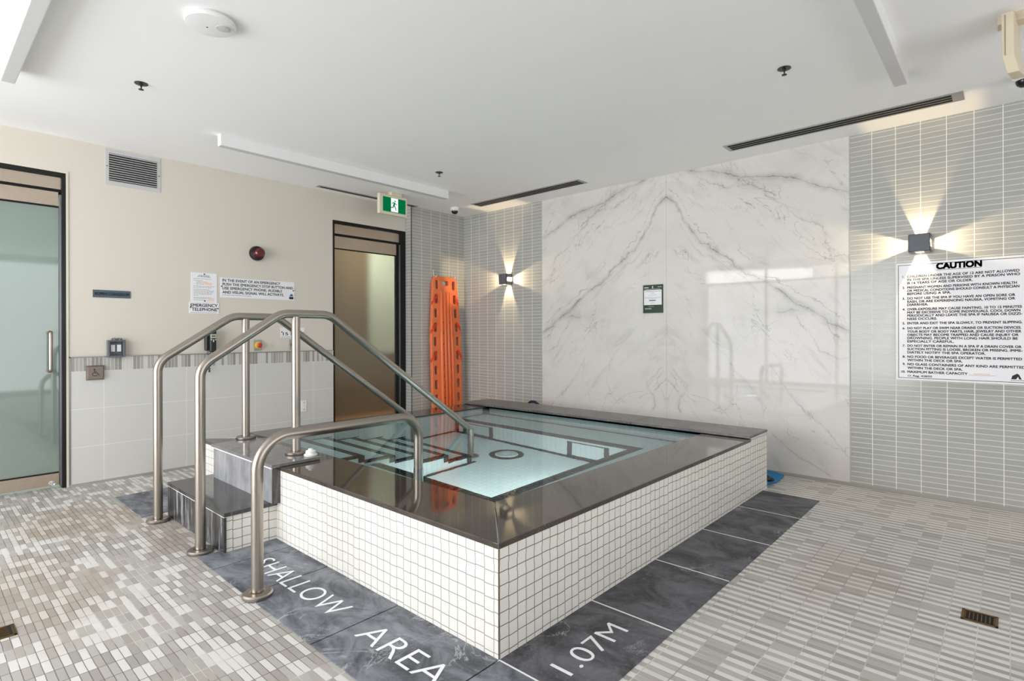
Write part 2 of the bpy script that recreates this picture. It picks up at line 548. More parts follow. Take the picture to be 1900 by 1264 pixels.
def frosted(name, tint, rough=0.55, diff=0.25, dcol=(0.5, 0.55, 0.52), refl=1.5):
    t = NT(name)
    rf = t.n.new('ShaderNodeBsdfRefraction')
    rf.inputs['Color'].default_value = tuple(tint) + (1,)
    rf.inputs['IOR'].default_value = 1.15
    rf.inputs['Roughness'].default_value = rough
    df = t.n.new('ShaderNodeBsdfDiffuse')
    df.inputs['Color'].default_value = tuple(dcol) + (1,)
    m1 = t.n.new('ShaderNodeMixShader')
    m1.inputs[0].default_value = diff
    t.link(rf.outputs[0], m1.inputs[1])
    t.link(df.outputs[0], m1.inputs[2])
    gl = t.n.new('ShaderNodeBsdfGlossy')
    gl.inputs['Roughness'].default_value = 0.03
    fr = t.n.new('ShaderNodeFresnel')
    fr.inputs['IOR'].default_value = refl
    m2 = t.n.new('ShaderNodeMixShader')
    t.link(fr.outputs[0], m2.inputs[0])
    t.link(m1.outputs[0], m2.inputs[1])
    t.link(gl.outputs[0], m2.inputs[2])
    t.link(m2.outputs[0], t.out.inputs[0])
    return t.m


M['frost1'] = frosted('frosted_green_glass', (0.66, 0.76, 0.72), 0.5, 0.45, (0.34, 0.40, 0.38), 2.0)
M['frost2'] = frosted('frosted_bronze_glass', (0.9, 0.92, 0.86), 0.32, 0.08, (0.45, 0.42, 0.36), 1.45)

# ------------------------------------------------------------------ mesh helpers


class MB:
    def __init__(s):
        s.v, s.f, s.mi = [], [], []

    def box(s, x0, x1, y0, y1, z0, z1, mi=0):
        x0, x1 = min(x0, x1), max(x0, x1)
        y0, y1 = min(y0, y1), max(y0, y1)
        z0, z1 = min(z0, z1), max(z0, z1)
        b = len(s.v)
        s.v += [(x0, y0, z0), (x1, y0, z0), (x1, y1, z0), (x0, y1, z0), (x0, y0, z1), (x1, y0, z1), (x1, y1, z1), (x0, y1, z1)]
        s.f += [tuple(b + i for i in q) for q in ((0, 3, 2, 1), (4, 5, 6, 7), (0, 1, 5, 4), (1, 2, 6, 5), (2, 3, 7, 6), (3, 0, 4, 7))]
        s.mi += [mi] * 6
        return s

    def prism(s, pts, z0, z1, mi=0):
        b, n = len(s.v), len(pts)
        s.v += [(x, y, z0) for x, y in pts] + [(x, y, z1) for x, y in pts]
        s.f.append(tuple(b + n - 1 - i for i in range(n)))
        s.f.append(tuple(b + n + i for i in range(n)))
        for i in range(n):
            j = (i + 1) % n
            s.f.append((b + i, b + j, b + n + j, b + n + i))
        s.mi += [mi] * (n + 2)
        return s

    def cyl(s, p0, p1, r0, r1=None, n=24, caps=True, mi=0):
        r1 = r0 if r1 is None else r1
        p0, p1 = Vector(p0), Vector(p1)
        a = (p1 - p0).normalized()
        t = Vector((0, 0, 1)) if abs(a.z) < 0.9 else Vector((1, 0, 0))
        u = a.cross(t).normalized()
        w_ = a.cross(u)
        b = len(s.v)
        for p, r in ((p0, r0), (p1, r1)):
            for i in range(n):
                an = 2 * math.pi * i / n
                s.v.append(tuple(p + u * (r * math.cos(an)) + w_ * (r * math.sin(an))))
        for i in range(n):
            j = (i + 1) % n
            s.f.append((b + i, b + j, b + n + j, b + n + i))
            s.mi.append(mi)
        if caps:
            s.f.append(tuple(b + n - 1 - i for i in range(n)))
            s.f.append(tuple(b + n + i for i in range(n)))
            s.mi += [mi, mi]
        return s

    def lathe(s, c, axis, prof, n=32, mi=0):
        """prof: (radius, height along axis) list"""
        c, a = Vector(c), Vector(axis).normalized()
        t = Vector((0, 0, 1)) if abs(a.z) < 0.9 else Vector((1, 0, 0))
        u = a.cross(t).normalized()
        w_ = a.cross(u)
        b = len(s.v)
        for r, h in prof:
            for i in range(n):
                an = 2 * math.pi * i / n
                s.v.append(tuple(c + a * h + u * (max(r, 1e-5) * math.cos(an)) + w_ * (max(r, 1e-5) * math.sin(an))))
        for k in range(len(prof) - 1):
            for i in range(n):
                j = (i + 1) % n
                s.f.append((b + k * n + i, b + k * n + j, b + (k + 1) * n + j, b + (k + 1) * n + i))
                s.mi.append(mi)
        s.f.append(tuple(b + n - 1 - i for i in range(n)))
        s.f.append(tuple(b + (len(prof) - 1) * n + i for i in range(n)))
        s.mi += [mi, mi]
        return s

    def tube(s, path, r, n=20, caps=True, mi=0):
        P = [Vector(p) for p in path]
        b = len(s.v)
        prev = None
        for k, p in enumerate(P):
            d = (P[min(k + 1, len(P) - 1)] - P[max(k - 1, 0)]).normalized()
            if prev is None:
                t = Vector((0, 1, 0)) if abs(d.y) < 0.9 else Vector((1, 0, 0))
                u = d.cross(t).normalized()
            else:
                u = (prev - d * prev.dot(d)).normalized()
            prev = u
            w_ = d.cross(u)
            rr = r[k] if isinstance(r, (list, tuple)) else r
            for i in range(n):
                an = 2 * math.pi * i / n
                s.v.append(tuple(p + u * (rr * math.cos(an)) + w_ * (rr * math.sin(an))))
        for k in range(len(P) - 1):
            for i in range(n):
                j = (i + 1) % n
                s.f.append((b + k * n + i, b + k * n + j, b + (k + 1) * n + j, b + (k + 1) * n + i))
                s.mi.append(mi)
        if caps:
            s.f.append(tuple(b + n - 1 - i for i in range(n)))
            s.f.append(tuple(b + (len(P) - 1) * n + i for i in range(n)))
            s.mi += [mi, mi]
        return s

    def mesh(s, m):
        me = bpy.data.meshes.new('mesh')
        me.from_pydata(s.v, [], s.f)
        for mm in (m if isinstance(m, (list, tuple)) else [m]):
            me.materials.append(mm)
        me.polygons.foreach_set('material_index', s.mi)
        b = bmesh.new()
        b.from_mesh(me)
        bmesh.ops.recalc_face_normals(b, faces=b.faces)
        b.to_mesh(me)
        b.free()
        return me

    def each(s, name, m, parent=None, smooth=False, bevel=0.0, seg=2):
        """one object for every primitive that was added"""
        comp = list(range(len(s.v)))

        def find(a):
            while comp[a] != a:
                comp[a] = comp[comp[a]]
                a = comp[a]
            return a
        for f in s.f:
            for q in f[1:]:
                comp[find(q)] = find(f[0])
        groups = {}
        for f, mi in zip(s.f, s.mi):
            groups.setdefault(find(f[0]), []).append((f, mi))
        out = []
        for fs in groups.values():
            ids = sorted({i for f, _ in fs for i in f})
            mp = {i: k for k, i in enumerate(ids)}
            q = MB()
            q.v = [s.v[i] for i in ids]
            q.f = [tuple(mp[i] for i in f) for f, _ in fs]
            q.mi = [mi for _, mi in fs]
            out.append(q.build(name, m, parent, smooth, bevel, seg))
        return out

    def build(s, name, m, parent=None, smooth=False, bevel=0.0, seg=2):
        me = s.mesh(m)
        return place(name, me, parent, smooth, bevel, seg)


def rootloc(o):
    l = Vector((0, 0, 0))
    while o:
        l += o.location
        o = o.parent
    return l


def place(name, me, parent=None, smooth=False, bevel=0.0, seg=2):
    vs = [v.co for v in me.vertices]
    if parent:
        off = rootloc(parent)
        loc = Vector((0, 0, 0))
    else:
        xs, ys, zs = [v.x for v in vs], [v.y for v in vs], [v.z for v in vs]
        off = Vector(((min(xs) + max(xs)) / 2, (min(ys) + max(ys)) / 2, min(zs)))
        loc = off.copy()
    me.transform(Matrix.Translation(-off))
    me.name = name
    o = bpy.data.objects.new(name, me)
    COL.objects.link(o)
    o.location = loc
    if parent:
        o.parent = parent
    if smooth:
        for p in me.polygons:
            p.use_smooth = True
        me.set_sharp_from_angle(angle=R(38))
    if bevel:
        b = o.modifiers.new('bevel', 'BEVEL')
        b.width = bevel
        b.segments = seg
        b.limit_method = 'ANGLE'
        b.angle_limit = R(40)
    return o


def thing(name, label, cat, loc, group=None):
    o = bpy.data.objects.new(name, None)
    COL.objects.link(o)
    o.location = loc
    o.empty_display_size = 0.05
    return tag(o, label, cat, group)


def tag(o, label, cat, group=None, kind=None):
    o['label'] = label
    o['category'] = cat
    if group:
        o['group'] = group
    if kind:
        o['kind'] = kind
    return o


def struct(o, label=None):
    o['kind'] = 'structure'
    if label:
        o['label'] = label
    return o


def dup(src, delta, label=None, group=None):
    r = src.copy()
    COL.objects.link(r)
    r.location = src.location + Vector(delta)
    if label:
        r['label'] = label
    if group:
        r['group'] = group
    for ch in list(src.children):
        c = ch.copy()
        COL.objects.link(c)
        c.parent = r
        for g in list(ch.children):
            d = g.copy()
            COL.objects.link(d)
            d.parent = c
    return r


def textmesh(lines, m4, m, fat=0.0, ext=0.0004, fitw=None, align='LEFT'):
    """lines: (text, x, y, size, width or None) in a local plane; m4 carries the plane into the room"""
    out_v, out_f = [], []
    for tx, x, y, size, wd in lines:
        cu = bpy.data.curves.new('t', 'FONT')
        cu.body = tx
        cu.size = size
        cu.extrude = ext
        cu.offset = min(0.0, fat) * size
        cu.resolution_u = 5 if size > 0.05 else 3
        cu.align_x = 'LEFT'
        ob = bpy.data.objects.new('t', cu)
        COL.objects.link(ob)
        bpy.context.view_layer.update()
        me = bpy.data.meshes.new_from_object(ob.evaluated_get(bpy.context.evaluated_depsgraph_get()))
        xs = [v.co.x for v in me.vertices]
        w0 = max(xs) - min(xs)
        sx = (wd / w0) if wd else 1.0
        x0 = min(xs)
        dx = x
        if align == 'CENTER':
            dx = x - w0 * sx / 2
        fo = max(0.0, fat) * size
        for ox, oy in ([(-fo, -fo), (fo, -fo), (-fo, fo), (fo, fo)] + ([(0, 0), (fo, 0), (-fo, 0), (0, fo), (0, -fo)] if fat > 0.03 else []) if fat > 0 else [(0, 0)]):
            b = len(out_v)
            for v in me.vertices:
                out_v.append(tuple(m4 @ Vector(((v.co.x - x0) * sx + dx + ox, v.co.y + y + oy, v.co.z))))
            out_f += [tuple(b + i for i in p.vertices) for p in me.polygons]
        bpy.data.objects.remove(ob)
        bpy.data.curves.remove(cu)
        bpy.data.meshes.remove(me)
    r = bpy.data.meshes.new('lettering')
    r.from_pydata(out_v, [], out_f)
    r.materials.append(m)
    return r


def shape2d(polys, m4, m, ext=0.001, bev=0.0):
    """filled outline with holes -> mesh"""
    cu = bpy.data.curves.new('s', 'CURVE')
    cu.dimensions = '2D'
    cu.fill_mode = 'BOTH'
    cu.extrude = ext
    cu.bevel_depth = bev
    cu.bevel_resolution = 2
    for P in polys:
        sp = cu.splines.new('POLY')
        sp.points.add(len(P) - 1)
        for i, (x, y) in enumerate(P):
            sp.points[i].co = (x, y, 0, 1)
        sp.use_cyclic_u = True
    ob = bpy.data.objects.new('s', cu)
    COL.objects.link(ob)
    bpy.context.view_layer.update()
    me = bpy.data.meshes.new_from_object(ob.evaluated_get(bpy.context.evaluated_depsgraph_get()))
    me.transform(m4)
    me.materials.clear()
    me.materials.append(m)
    bpy.data.objects.remove(ob)
    bpy.data.curves.remove(cu)
    return me


def plane_m(o, xa, ya):
    xa, ya = Vector(xa), Vector(ya)
    za = xa.cross(ya)
    return Matrix(((xa.x, ya.x, za.x, o[0]), (xa.y, ya.y, za.y, o[1]), (xa.z, ya.z, za.z, o[2]), (0, 0, 0, 1)))


def PL(x, z, y=YL):       # plane on the left wall, x to the right, z up, facing the room
    return plane_m((x, y, z), (1, 0, 0), (0, 0, 1))


def PR(y, z, x=XR):       # plane on the right wall
    return plane_m((x, y, z), (0, -1, 0), (0, 0, 1))


def circle(cx, cy, r, n=24, a0=0, a1=360):
    return [(cx + r * math.cos(R(a0 + (a1 - a0) * i / n)), cy + r * math.sin(R(a0 + (a1 - a0) * i / n))) for i in range(n)]


def rrect(x0, x1, y0, y1, r, n=5):
    P = []
    for cx, cy, a in ((x1 - r, y1 - r, 0), (x0 + r, y1 - r, 90), (x0 + r, y0 + r, 180), (x1 - r, y0 + r, 270)):
        P += [(cx + r * math.cos(R(a + 90 * i / n)), cy + r * math.sin(R(a + 90 * i / n))) for i in range(n + 1)]
    return P


def fillet(pts, rad, n=9):
    P = [Vector(p) for p in pts]
    out = [P[0]]
    for i in range(1, len(P) - 1):
        a, b, c = P[i - 1], P[i], P[i + 1]
        d1, d2 = (a - b).normalized(), (c - b).normalized()
        rr = rad[i - 1] if isinstance(rad, (list, tuple)) else rad
        ang = d1.angle(d2)
        tl = min(rr / math.tan(ang / 2), (a - b).length * 0.49, (c - b).length * 0.49)
        rr = tl * math.tan(ang / 2)
        ctr = b + (d1 + d2).normalized() * (rr / math.sin(ang / 2))
        s, e = b + d1 * tl - ctr, b + d2 * tl - ctr
        tot = s.angle(e)
        for k in range(n + 1):
            q = k / n
            out.append(ctr + (s * math.sin((1 - q) * tot) + e * math.sin(q * tot)) / math.sin(tot))
    out.append(P[-1])
    return out


# ------------------------------------------------------------------ room shell
PX0, PX1, PY0, PY1 = 1.457, 4.455, 1.387, 4.40      # outside of the raised spa
# floor with the spa pit left open
fx = [XW - 0.1, PX0, PX1, XR + 0.1]
fy = [YB - 0.1, PY0, PY1, YL + 0.1]
fb = MB()
for i in range(3):
    for j in range(3):
        if i == 1 and j == 1:
            continue
        fb.box(fx[i], fx[i + 1], fy[j], fy[j + 1], -0.1, 0)
struct(fb.build('floor', M['floor']), 'grey and white strip mosaic floor')
struct(MB().box(XW - 0.1, XR + 0.1, YB - 0.1, YL + 2.4, ZC, ZC + 0.1).build('ceiling', M['ceiling']), 'flat white ceiling')

D1 = (-0.16, 0.848, 2.456)
D2 = (3.131, 4.108, 2.441)
T = 0.12
lw = MB()
lw.box(XW, D1[0], YL, YL + T, 0, ZC)
lw.box(D1[0], D1[1], YL, YL + T, D1[2], ZC)
lw.box(D1[1], D2[0], YL, YL + T, 0, ZC)
lw.box(D2[0], D2[1], YL, YL + T, D2[2], ZC)
struct(lw.build('wall_left', M['cream']), 'cream painted wall with two glass doors')
# tiled pier standing proud of the left wall
struct(MB().box(4.112, XR + 0.0, YT, YL + T, 0, ZC).build('wall_left_tiled', M['tileL']), 'grey tiled wall section beside the frosted door')
struct(MB().box(4.106, 4.112, YT - 0.004, YT + 0.004, 0, ZC).build('trim_1', M['frame']))
# right wall in three finishes
struct(MB().box(XR, XR + 0.1, YB, 0.926, 0, ZC).build('wall_right', M['tileR']), 'grey stacked tile wall')
struct(MB().box(XR, XR + 0.1, 4.029, YL + T, 0, ZC).build('wall_right_corner', M['tileRL']), 'grey stacked tile wall in the corner')
struct(MB().box(XR - 0.002, XR + 0.1, 0.926, 4.029, 0, ZC).build('wall_right_marble', M['marble']), 'polished white marble slabs, book matched')
struct(MB().box(XR - 0.003, XR, 0.922, 0.930, 0, ZC).build('trim_2', M['grout']))
struct(MB().box(XR - 0.003, XR, 4.025, 4.033, 0, ZC).build('trim_3', M['grout']))
# window wall and rear wall (behind the camera), with openings for the daylight
ww = MB()
ww.box(XW - 0.12, XW, YB, 1.25, 0, ZC).box(XW - 0.12, XW, 5.35, YL + T, 0, ZC)
ww.box(XW - 0.12, XW, 1.25, 5.35, 0, 0.08).box(XW - 0.12, XW, 1.25, 5.35, 2.62, ZC)
struct(ww.build('wall_far_left', M['cream']))
rw = MB()
rw.box(XW, -0.9, YB - 0.12, YB, 0, ZC).box(4.1, XR, YB - 0.12, YB, 0, ZC)
rw.box(-0.9, 4.1, YB - 0.12, YB, 0, 0.08).box(-0.9, 4.1, YB - 0.12, YB, 2.62, ZC)
struct(rw.build('wall_rear', M['cream']))
wf = MB()
for y in (1.25, 2.6, 3.97, 5.31):
    wf.box(XW - 0.09, XW - 0.03, y, y + 0.045, 0.08, 2.62)
wf.box(XW - 0.09, XW - 0.03, 1.25, 5.35, 2.30, 2.345).box(XW - 0.09, XW - 0.03, 1.25, 5.35, 0.08, 0.13)
struct(wf.build('window_1', M['frame']))
wf = MB()
for x in (-0.9, 0.75, 2.4, 4.055):
    wf.box(x, x + 0.045, YB - 0.09, YB - 0.03, 0.08, 2.62)
struct(wf.build('window_2', M['frame']))

# wainscot on the left wall
wa = MB()
wa.box(0.872, D2[0], YL - 0.009, YL, 0.018, 0.905)
struct(wa.build('wainscot', M['dado']), 'pale large format wall tile below the border')
struct(MB().box(0.872, D2[0], YL - 0.009, YL, 0.905, 1.012).build('wainscot_border', M['band']), 'grey striped mosaic border')
struct(MB().box(0.862, D2[0], YL - 0.012, YL, 1.012, 1.020).box(0.862, 0.872, YL - 0.012, YL, 0, 1.02).build('trim_4', M['trimsteel']))
struct(MB().box(0.862, D2[0], YL - 0.016, YL, 0, 0.018).build('baseboard_left', M['cove']))
struct(MB().prism([(XR - 0.016, YB), (XR, YB), (XR, PY1 + 0.9), (XR - 0.016, PY1 + 0.9)], 0, 0.022).build('baseboard_right', M['cove']))
struct(MB().box(0.848, 0.862, YL - 0.006, YL + 0.03, 0, 2.47).build('trim_5', M['cream']))

# slate border round the spa
sl = MB()
g = 0.003
for a, b in ((2.997, 3.228), (2.596, 2.997), (1.996, 2.596), (1.387, 1.996)):
    sl.box(1.045, PX0, a + g, b - g, -0.002, 0.004)
for a, b in ((4.20, 4.53), (4.53, 4.87)):
    sl.box(1.035, PX0 + 0.3 if a > 4.4 else PX0, a + g, b - g, -0.002, 0.004)
sl.box(1.045, PX0 - g, 1.0, 1.387 - g, -0.002, 0.004)
struct(sl.build('floor_slate_left', M['slateA'], bevel=0.0015), 'blue grey slate border tiles')
sl = MB()
for i, (a, b) in enumerate(((1.457, 2.06), (2.06, 2.657), (2.657, 3.258), (3.258, 3.852), (3.852, 4.362))):
    sl.box(a + 0.004, b - 0.004, 1.0, PY0, -0.002, 0.004)
struct(sl.build('floor_slate_right', M['slateB'], bevel=0.0015), 'charcoal slate border tiles')
struct(MB().box(1.45, 4.36, 1.002, PY0, -0.002, 0.0036).build('floor_slate_joint', M['white']))
struct(MB().box(1.05, 1.44, 1.0, 3.226, -0.002, 0.0012).build('floor_slate_joint_dark', M['dark']))

# painted deck lettering
for nm, tx, o, xa, ya, size, wd, lb in (
        ('deck_lettering', 'SHALLOW', (1.200, 2.925, 0.0052), (0, -1, 0), (1, 0, 0), 0.168, 0.80, 'white painted word SHALLOW on the slate beside the spa'),
        ('deck_lettering', 'AREA', (1.190, 1.925, 0.0052), (0, -1, 0), (1, 0, 0), 0.168, 0.478, 'white painted word AREA on the slate near the spa corner'),
        ('deck_lettering', '1.07M', (1.555, 1.132, 0.0052), (1, 0, 0), (0, 1, 0), 0.142, 0.39, 'white painted depth marking 1.07M on the slate')):
    me = textmesh([(tx, 0, 0, size, wd)], plane_m(o, xa, ya), M['white_sign'], fat=-0.012, ext=0.0008)
    tag(place(nm, me), lb, 'floor lettering', 'painted deck lettering')

# ------------------------------------------------------------------ rooms behind the glass doors
bk = MB()
bk.box(-0.9, 2.3, YL + 2.2, YL + 2.3, 0, ZC).box(-1.0, -0.9, YL + T, YL + 2.3, 0, ZC).box(2.3, 2.4, YL + T, YL + 2.3, 0, ZC)
struct(bk.build('wall_changeroom', plain('changeroom_paint', srgb(196, 206, 200), 0.8)))
struct(MB().box(-1.0, 2.4, YL + 0.1, YL + 2.3, -0.1, -0.0005).build('floor_changeroom', plain('changeroom_floor', srgb(214, 214, 206), 0.5)))
bk = MB()
bk.box(2.5, 5.6, YL + 1.6, YL + 1.7, 0, ZC).box(2.4, 2.5, YL + T, YL + 1.7, 0, ZC)
struct(bk.build('wall_corridor', plain('corridor_brown_panelling', srgb(118, 96, 68), 0.6)))
struct(MB().box(4.62, 5.6, YL + 1.57, YL + 1.6, 0.9, 2.5).box(5.6, 5.7, YL + T, YL + 1.7, 0, ZC).build('wall_corridor_pale', plain('corridor_pale_panel', srgb(196, 200, 186), 0.7)))
struct(MB().box(2.4, 5.7, YL + 0.1, YL + 1.7, -0.1, -0.0005).build('floor_corridor', plain('corridor_floor', srgb(206, 140, 92), 0.5)))
area('changeroom_light', (0.6, YL + 1.3, ZC - 0.03), (0, 0, -1), 1.6, 0.8, 26, (0.95, 1.0, 0.97))
area('corridor_light', (4.6, YL + 0.9, ZC - 0.03), (0, 0, -1), 0.9, 0.6, 20, (1.0, 0.96, 0.88))

# ------------------------------------------------------------------ door_1 (left edge of the view)
d1 = bpy.data.objects.new('door_1', None)
COL.objects.link(d1)
d1.location = (0.34, YL, 0)
struct(d1, 'frosted green glass door in a dark frame at the left edge')
yf = YL + 0.004
MB().box(D1[0], D1[1], yf, YL + 0.09, 2.424, 2.456).box(0.822, D1[1], yf, YL + 0.09, 0, 2.424).box(D1[0], D1[0] + 0.026, yf, YL + 0.09, 0, 2.424).build('frame', M['frame'], d1, bevel=0.002)
MB().box(D1[0] + 0.03, 0.820, yf + 0.02, yf + 0.06, 2.328, 2.420).build('header_panel', M['steel_warm'], d1)
MB().box(D1[0] + 0.03, 0.822, yf + 0.03, yf + 0.05, 2.292, 2.330).build('gap_seal', M['dark'], d1)
MB().box(D1[0] + 0.04, 0.806, yf + 0.018, yf + 0.058, 2.196, 2.305).build('top_rail', M['steel_warm'], d1, bevel=0.002)
MB().box(D1[0] + 0.04, 0.806, yf + 0.030, yf + 0.042, 0.128, 2.184).build('glass_pane', M['frost1'], d1)
MB().box(D1[0] + 0.04, 0.806, yf + 0.028, yf + 0.046, 2.184, 2.196).box(D1[0] + 0.04, 0.806, yf + 0.028, yf + 0.046, 0.118, 0.130).each('glazing_gasket', M['dark'], d1)
br = MB().box(D1[0] + 0.04, 0.806, yf + 0.018, yf + 0.058, 0.030, 0.120).build('bottom_rail', M['steel_warm'], d1, bevel=0.002)
MB().lathe((0.765, yf + 0.018, 0.045), (0, -1, 0), [(0.024, 0), (0.022, 0.008), (0.012, 0.012), (0.010, 0.010), (0.002, 0.010)], 24).build('lock', M['chrome'], br, smooth=True)
MB().box(0.809, 0.822, yf + 0.01, yf + 0.06, 0.02, 2.2).build('edge_strip', M['frame_mid'], d1)
hz = yf + 0.028
hp = fillet([(0.752, hz, 0.915), (0.752, hz - 0.052, 0.915), (0.752, hz - 0.052, 1.215), (0.752, hz, 1.215)], 0.02, 6)
h = MB().tube(hp, 0.013, 16).build('handle', M['steel'], d1, smooth=True)
MB().cyl((0.752, hz - 0.004, 0.915), (0.752, hz + 0.002, 0.915), 0.02).cyl((0.752, hz - 0.004, 1.215), (0.752, hz + 0.002, 1.215), 0.02).each('rosette', M['steel'], h, smooth=True)

# ------------------------------------------------------------------ door_2
d2 = bpy.data.objects.new('door_2', None)
COL.objects.link(d2)
d2.location = (3.62, YL, 0)
struct(d2, 'frosted bronze glass door in a dark frame beside the tiled wall')
MB().box(D2[0], D2[1], yf, YL + 0.09, 2.410, D2[2]).box(D2[0], D2[0] + 0.028, yf, YL + 0.09, 0, 2.41).box(4.035, D2[1], yf, YL + 0.09, 0, 2.41).build('frame', M['frame'], d2, bevel=0.002)
MB().box(3.160, 4.03, yf + 0.02, yf + 0.06, 2.300, 2.404).build('header_panel', M['steel_warm'], d2)
MB().box(3.160, 4.035, yf + 0.03, yf + 0.05, 2.262, 2.300).build('gap_seal', M['dark'], d2)
MB().box(3.162, 3.985, yf + 0.018, yf + 0.058, 2.140, 2.272).build('top_rail', M['steel_warm'], d2, bevel=0.002)
MB().box(3.162, 3.985, yf + 0.030, yf + 0.042, 0.11, 2.132).build('glass_pane', M['frost2'], d2)
MB().box(3.162, 3.985, yf + 0.018, yf + 0.058, 0.02, 0.11).build('bottom_rail', M['steel_warm'], d2, bevel=0.002)
MB().box(3.162, 3.985, yf + 0.028, yf + 0.046, 2.130, 2.141).box(3.985, 4.015, yf + 0.03, yf + 0.06, 0.0, 2.27).each('glazing_gasket', M['dark'], d2)
MB().box(4.015, 4.036, yf + 0.005, yf + 0.06, 0.0, 2.27).build('edge_strip', M['frame_mid'], d2)

# ------------------------------------------------------------------ the spa
WZ = 0.418                                    # water level
IX0, IX1, IY0, IY1, FZ = 1.80, 4.09, 1.74, 4.07, -0.55
CT, CB = 0.430, 0.408                         # coping top and underside
spa = thing('spa_pool', 'raised square spa pool clad in small white tiles with a dark stone coping', 'spa pool', ((PX0 + PX1) / 2, (PY0 + PY1) / 2, 0))
MB().box(PX0, PX0 + 0.05, PY0 + 0.003, PY1, -0.1, CB).build('side_cladding', M['pt_y'], spa)
MB().box(PX0 + 0.0008, PX1, PY0, PY0 + 0.05, -0.1, CB).box(4.102, PX1, PY0, PY0 + 0.05, CB, 0.432).build('front_cladding', M['pt_x'], spa)
MB().box(PX0 + 0.001, PX1, PY1 - 0.05, PY1 - 0.001, -0.1, CB).build('back_cladding', M['pt_x'], spa)
MB().box(PX1 - 0.05, PX1 - 0.001, PY0 + 0.001, PY1, -0.1, 0.432).build('end_cladding', M['pt_y'], spa)
MB().box(PX0 - 0.0005, PX0 + 0.002, PY0 - 0.0005, PY0 + 0.002, 0.004, CB).build('corner_trim', M['brass'], spa)
# basin
MB().box(IX0 - 0.05, IX1 + 0.05, IY0 - 0.05, IY1 + 0.05, FZ - 0.06, FZ).build('basin_floor', M['pi_t'], spa)
MB().box(IX0 - 0.05, IX0, IY0 - 0.05, IY1 + 0.05, FZ, CB).box(IX1, IX1 + 0.05, IY0 - 0.05, IY1 + 0.05, FZ, CB + 0.02).each('basin_wall', M['pi_y'], spa)
MB().box(IX0, IX1, IY0 - 0.05, IY0, FZ, CB).box(IX0, IX1, IY1, IY1 + 0.05, FZ, CB).each('basin_wall', M['pi_x'], spa)
# seats
SX, SY, SFX, SZ = 2.165, 2.115, 3.66, 0.015
sb = MB()
sb.box(IX0, SX, IY0, 3.17, FZ, SZ, 0).box(SX, IX1, IY0, SY, FZ, SZ, 0).box(SFX, IX1, SY, IY1, FZ, SZ, 1)
sm = sb.mesh([M['pi_t'], M['pi_t'], M['pi_y']])
for p in sm.polygons:
    if p.normal.x < -0.5:
        p.material_index = 2
place('bench', sm, spa)
e = 0.0015
ed = MB()
ed.box(SX - 0.075, SX + e, SY - 0.075, 3.17, SZ - 0.045, SZ + e)
ed.box(SX - 0.075, SFX + 0.0, SY - 0.075, SY + e, SZ - 0.045, SZ + e)
ed.box(SFX - e, SFX + 0.075, SY - 0.075, IY1, SZ - 0.045, SZ + e)
ed.box(IX1 - 0.012, IX1 - e + 0.002, IY0, IY1, SZ, SZ + 0.02)
ed.box(IX1 - 0.05, IX1, IY1 - 0.004, IY1 - 0.001, SZ, WZ - 0.01).box(IX1 - 0.004, IX1 - 0.001, IY1 - 0.05, IY1, SZ, WZ - 0.01)
ed.box(SFX, IX1, IY1 - 0.004, IY1 - 0.001, SZ, SZ + 0.022)
ed.box(SFX - 0.03, SFX - 0.001, SY, IY1, FZ, FZ + 0.004).box(SFX - 0.004, SFX - 0.001, SY, IY1, FZ, FZ + 0.03)
ed.box(3.0, SFX, IY1 - 0.03, IY1 - 0.001, FZ, FZ + 0.004).box(3.0, SFX, IY1 - 0.004, IY1 - 0.001, FZ, FZ + 0.03)
ed.box(SFX - 0.004, SFX - 0.001, IY1 - 0.05, IY1, FZ, 0)
ed.box(SX, SX + 0.03, SY, 3.17, FZ, FZ + 0.004)
ed.build('seat_edge_tiles', M['edge'], spa)
for a, b in ((2.30, 2.70), (3.555, 3.95)):
    fr = MB()
    fr.box(SFX - 0.006, SFX - 0.001, a, a + 0.045, FZ, -0.09).box(SFX - 0.006, SFX - 0.001, b - 0.045, b, FZ, -0.09)
    fr.box(SFX - 0.006, SFX - 0.001, a, b, -0.115, -0.09).box(SFX - 0.006, SFX - 0.001, a, b, FZ, FZ + 0.06)
    fr.build('niche_frame', M['edge'], spa)
# steps down into the water
SYT = 3.175
treads = [(2.045, 0.295), (2.29, 0.127), (2.535, -0.040), (2.78, -0.210), (3.02, -0.380)]
for k, (x1, z1) in enumerate(treads):
    x0 = IX0 if k == 0 else treads[k - 1][0]
    me = MB().box(x0, x1, SYT, IY1, FZ, z1).mesh([M['pi_t'], M['pi_x'], M['pi_y']])
    for p in me.polygons:
        p.material_index = 0 if abs(p.normal.z) > 0.5 else (1 if abs(p.normal.y) > 0.5 else 2)
    st = place('basin_step', me, spa)
    n = MB()
    for q in (0.0, 0.027):
        n.box(x1 - 0.023 - q, x1 - q + (e if q == 0 else 0), SYT, IY1 - e, z1 - 0.001, z1 + e)
    n.box(x1 - 0.002, x1 + e, SYT, IY1 - e, z1 - 0.045, z1 + e)
    n.box(x0 + 0.004, x1 + e, SYT - e, SYT + 0.045, z1 - 0.001, z1 + e)
    n.box(x0 + (0.0 if k else 0.0), x1 + e, SYT - e - 0.001, SYT, z1 - 0.045, z1 + e)
    n.box(x1 - 0.045, x1 + e, SYT - e - 0.001, SYT, z1 - 0.17, z1)
    n.box(x0, x1 + 0.03, IY1 - 0.003, IY1 - 0.001, z1, z1 + 0.025)
    n.build('nosing', M['edge'], st)
MB().box(SX, 3.05, SYT - 0.035, SYT - 0.001, FZ, FZ + 0.004).build('step_foot_tiles', M['edge'], spa)
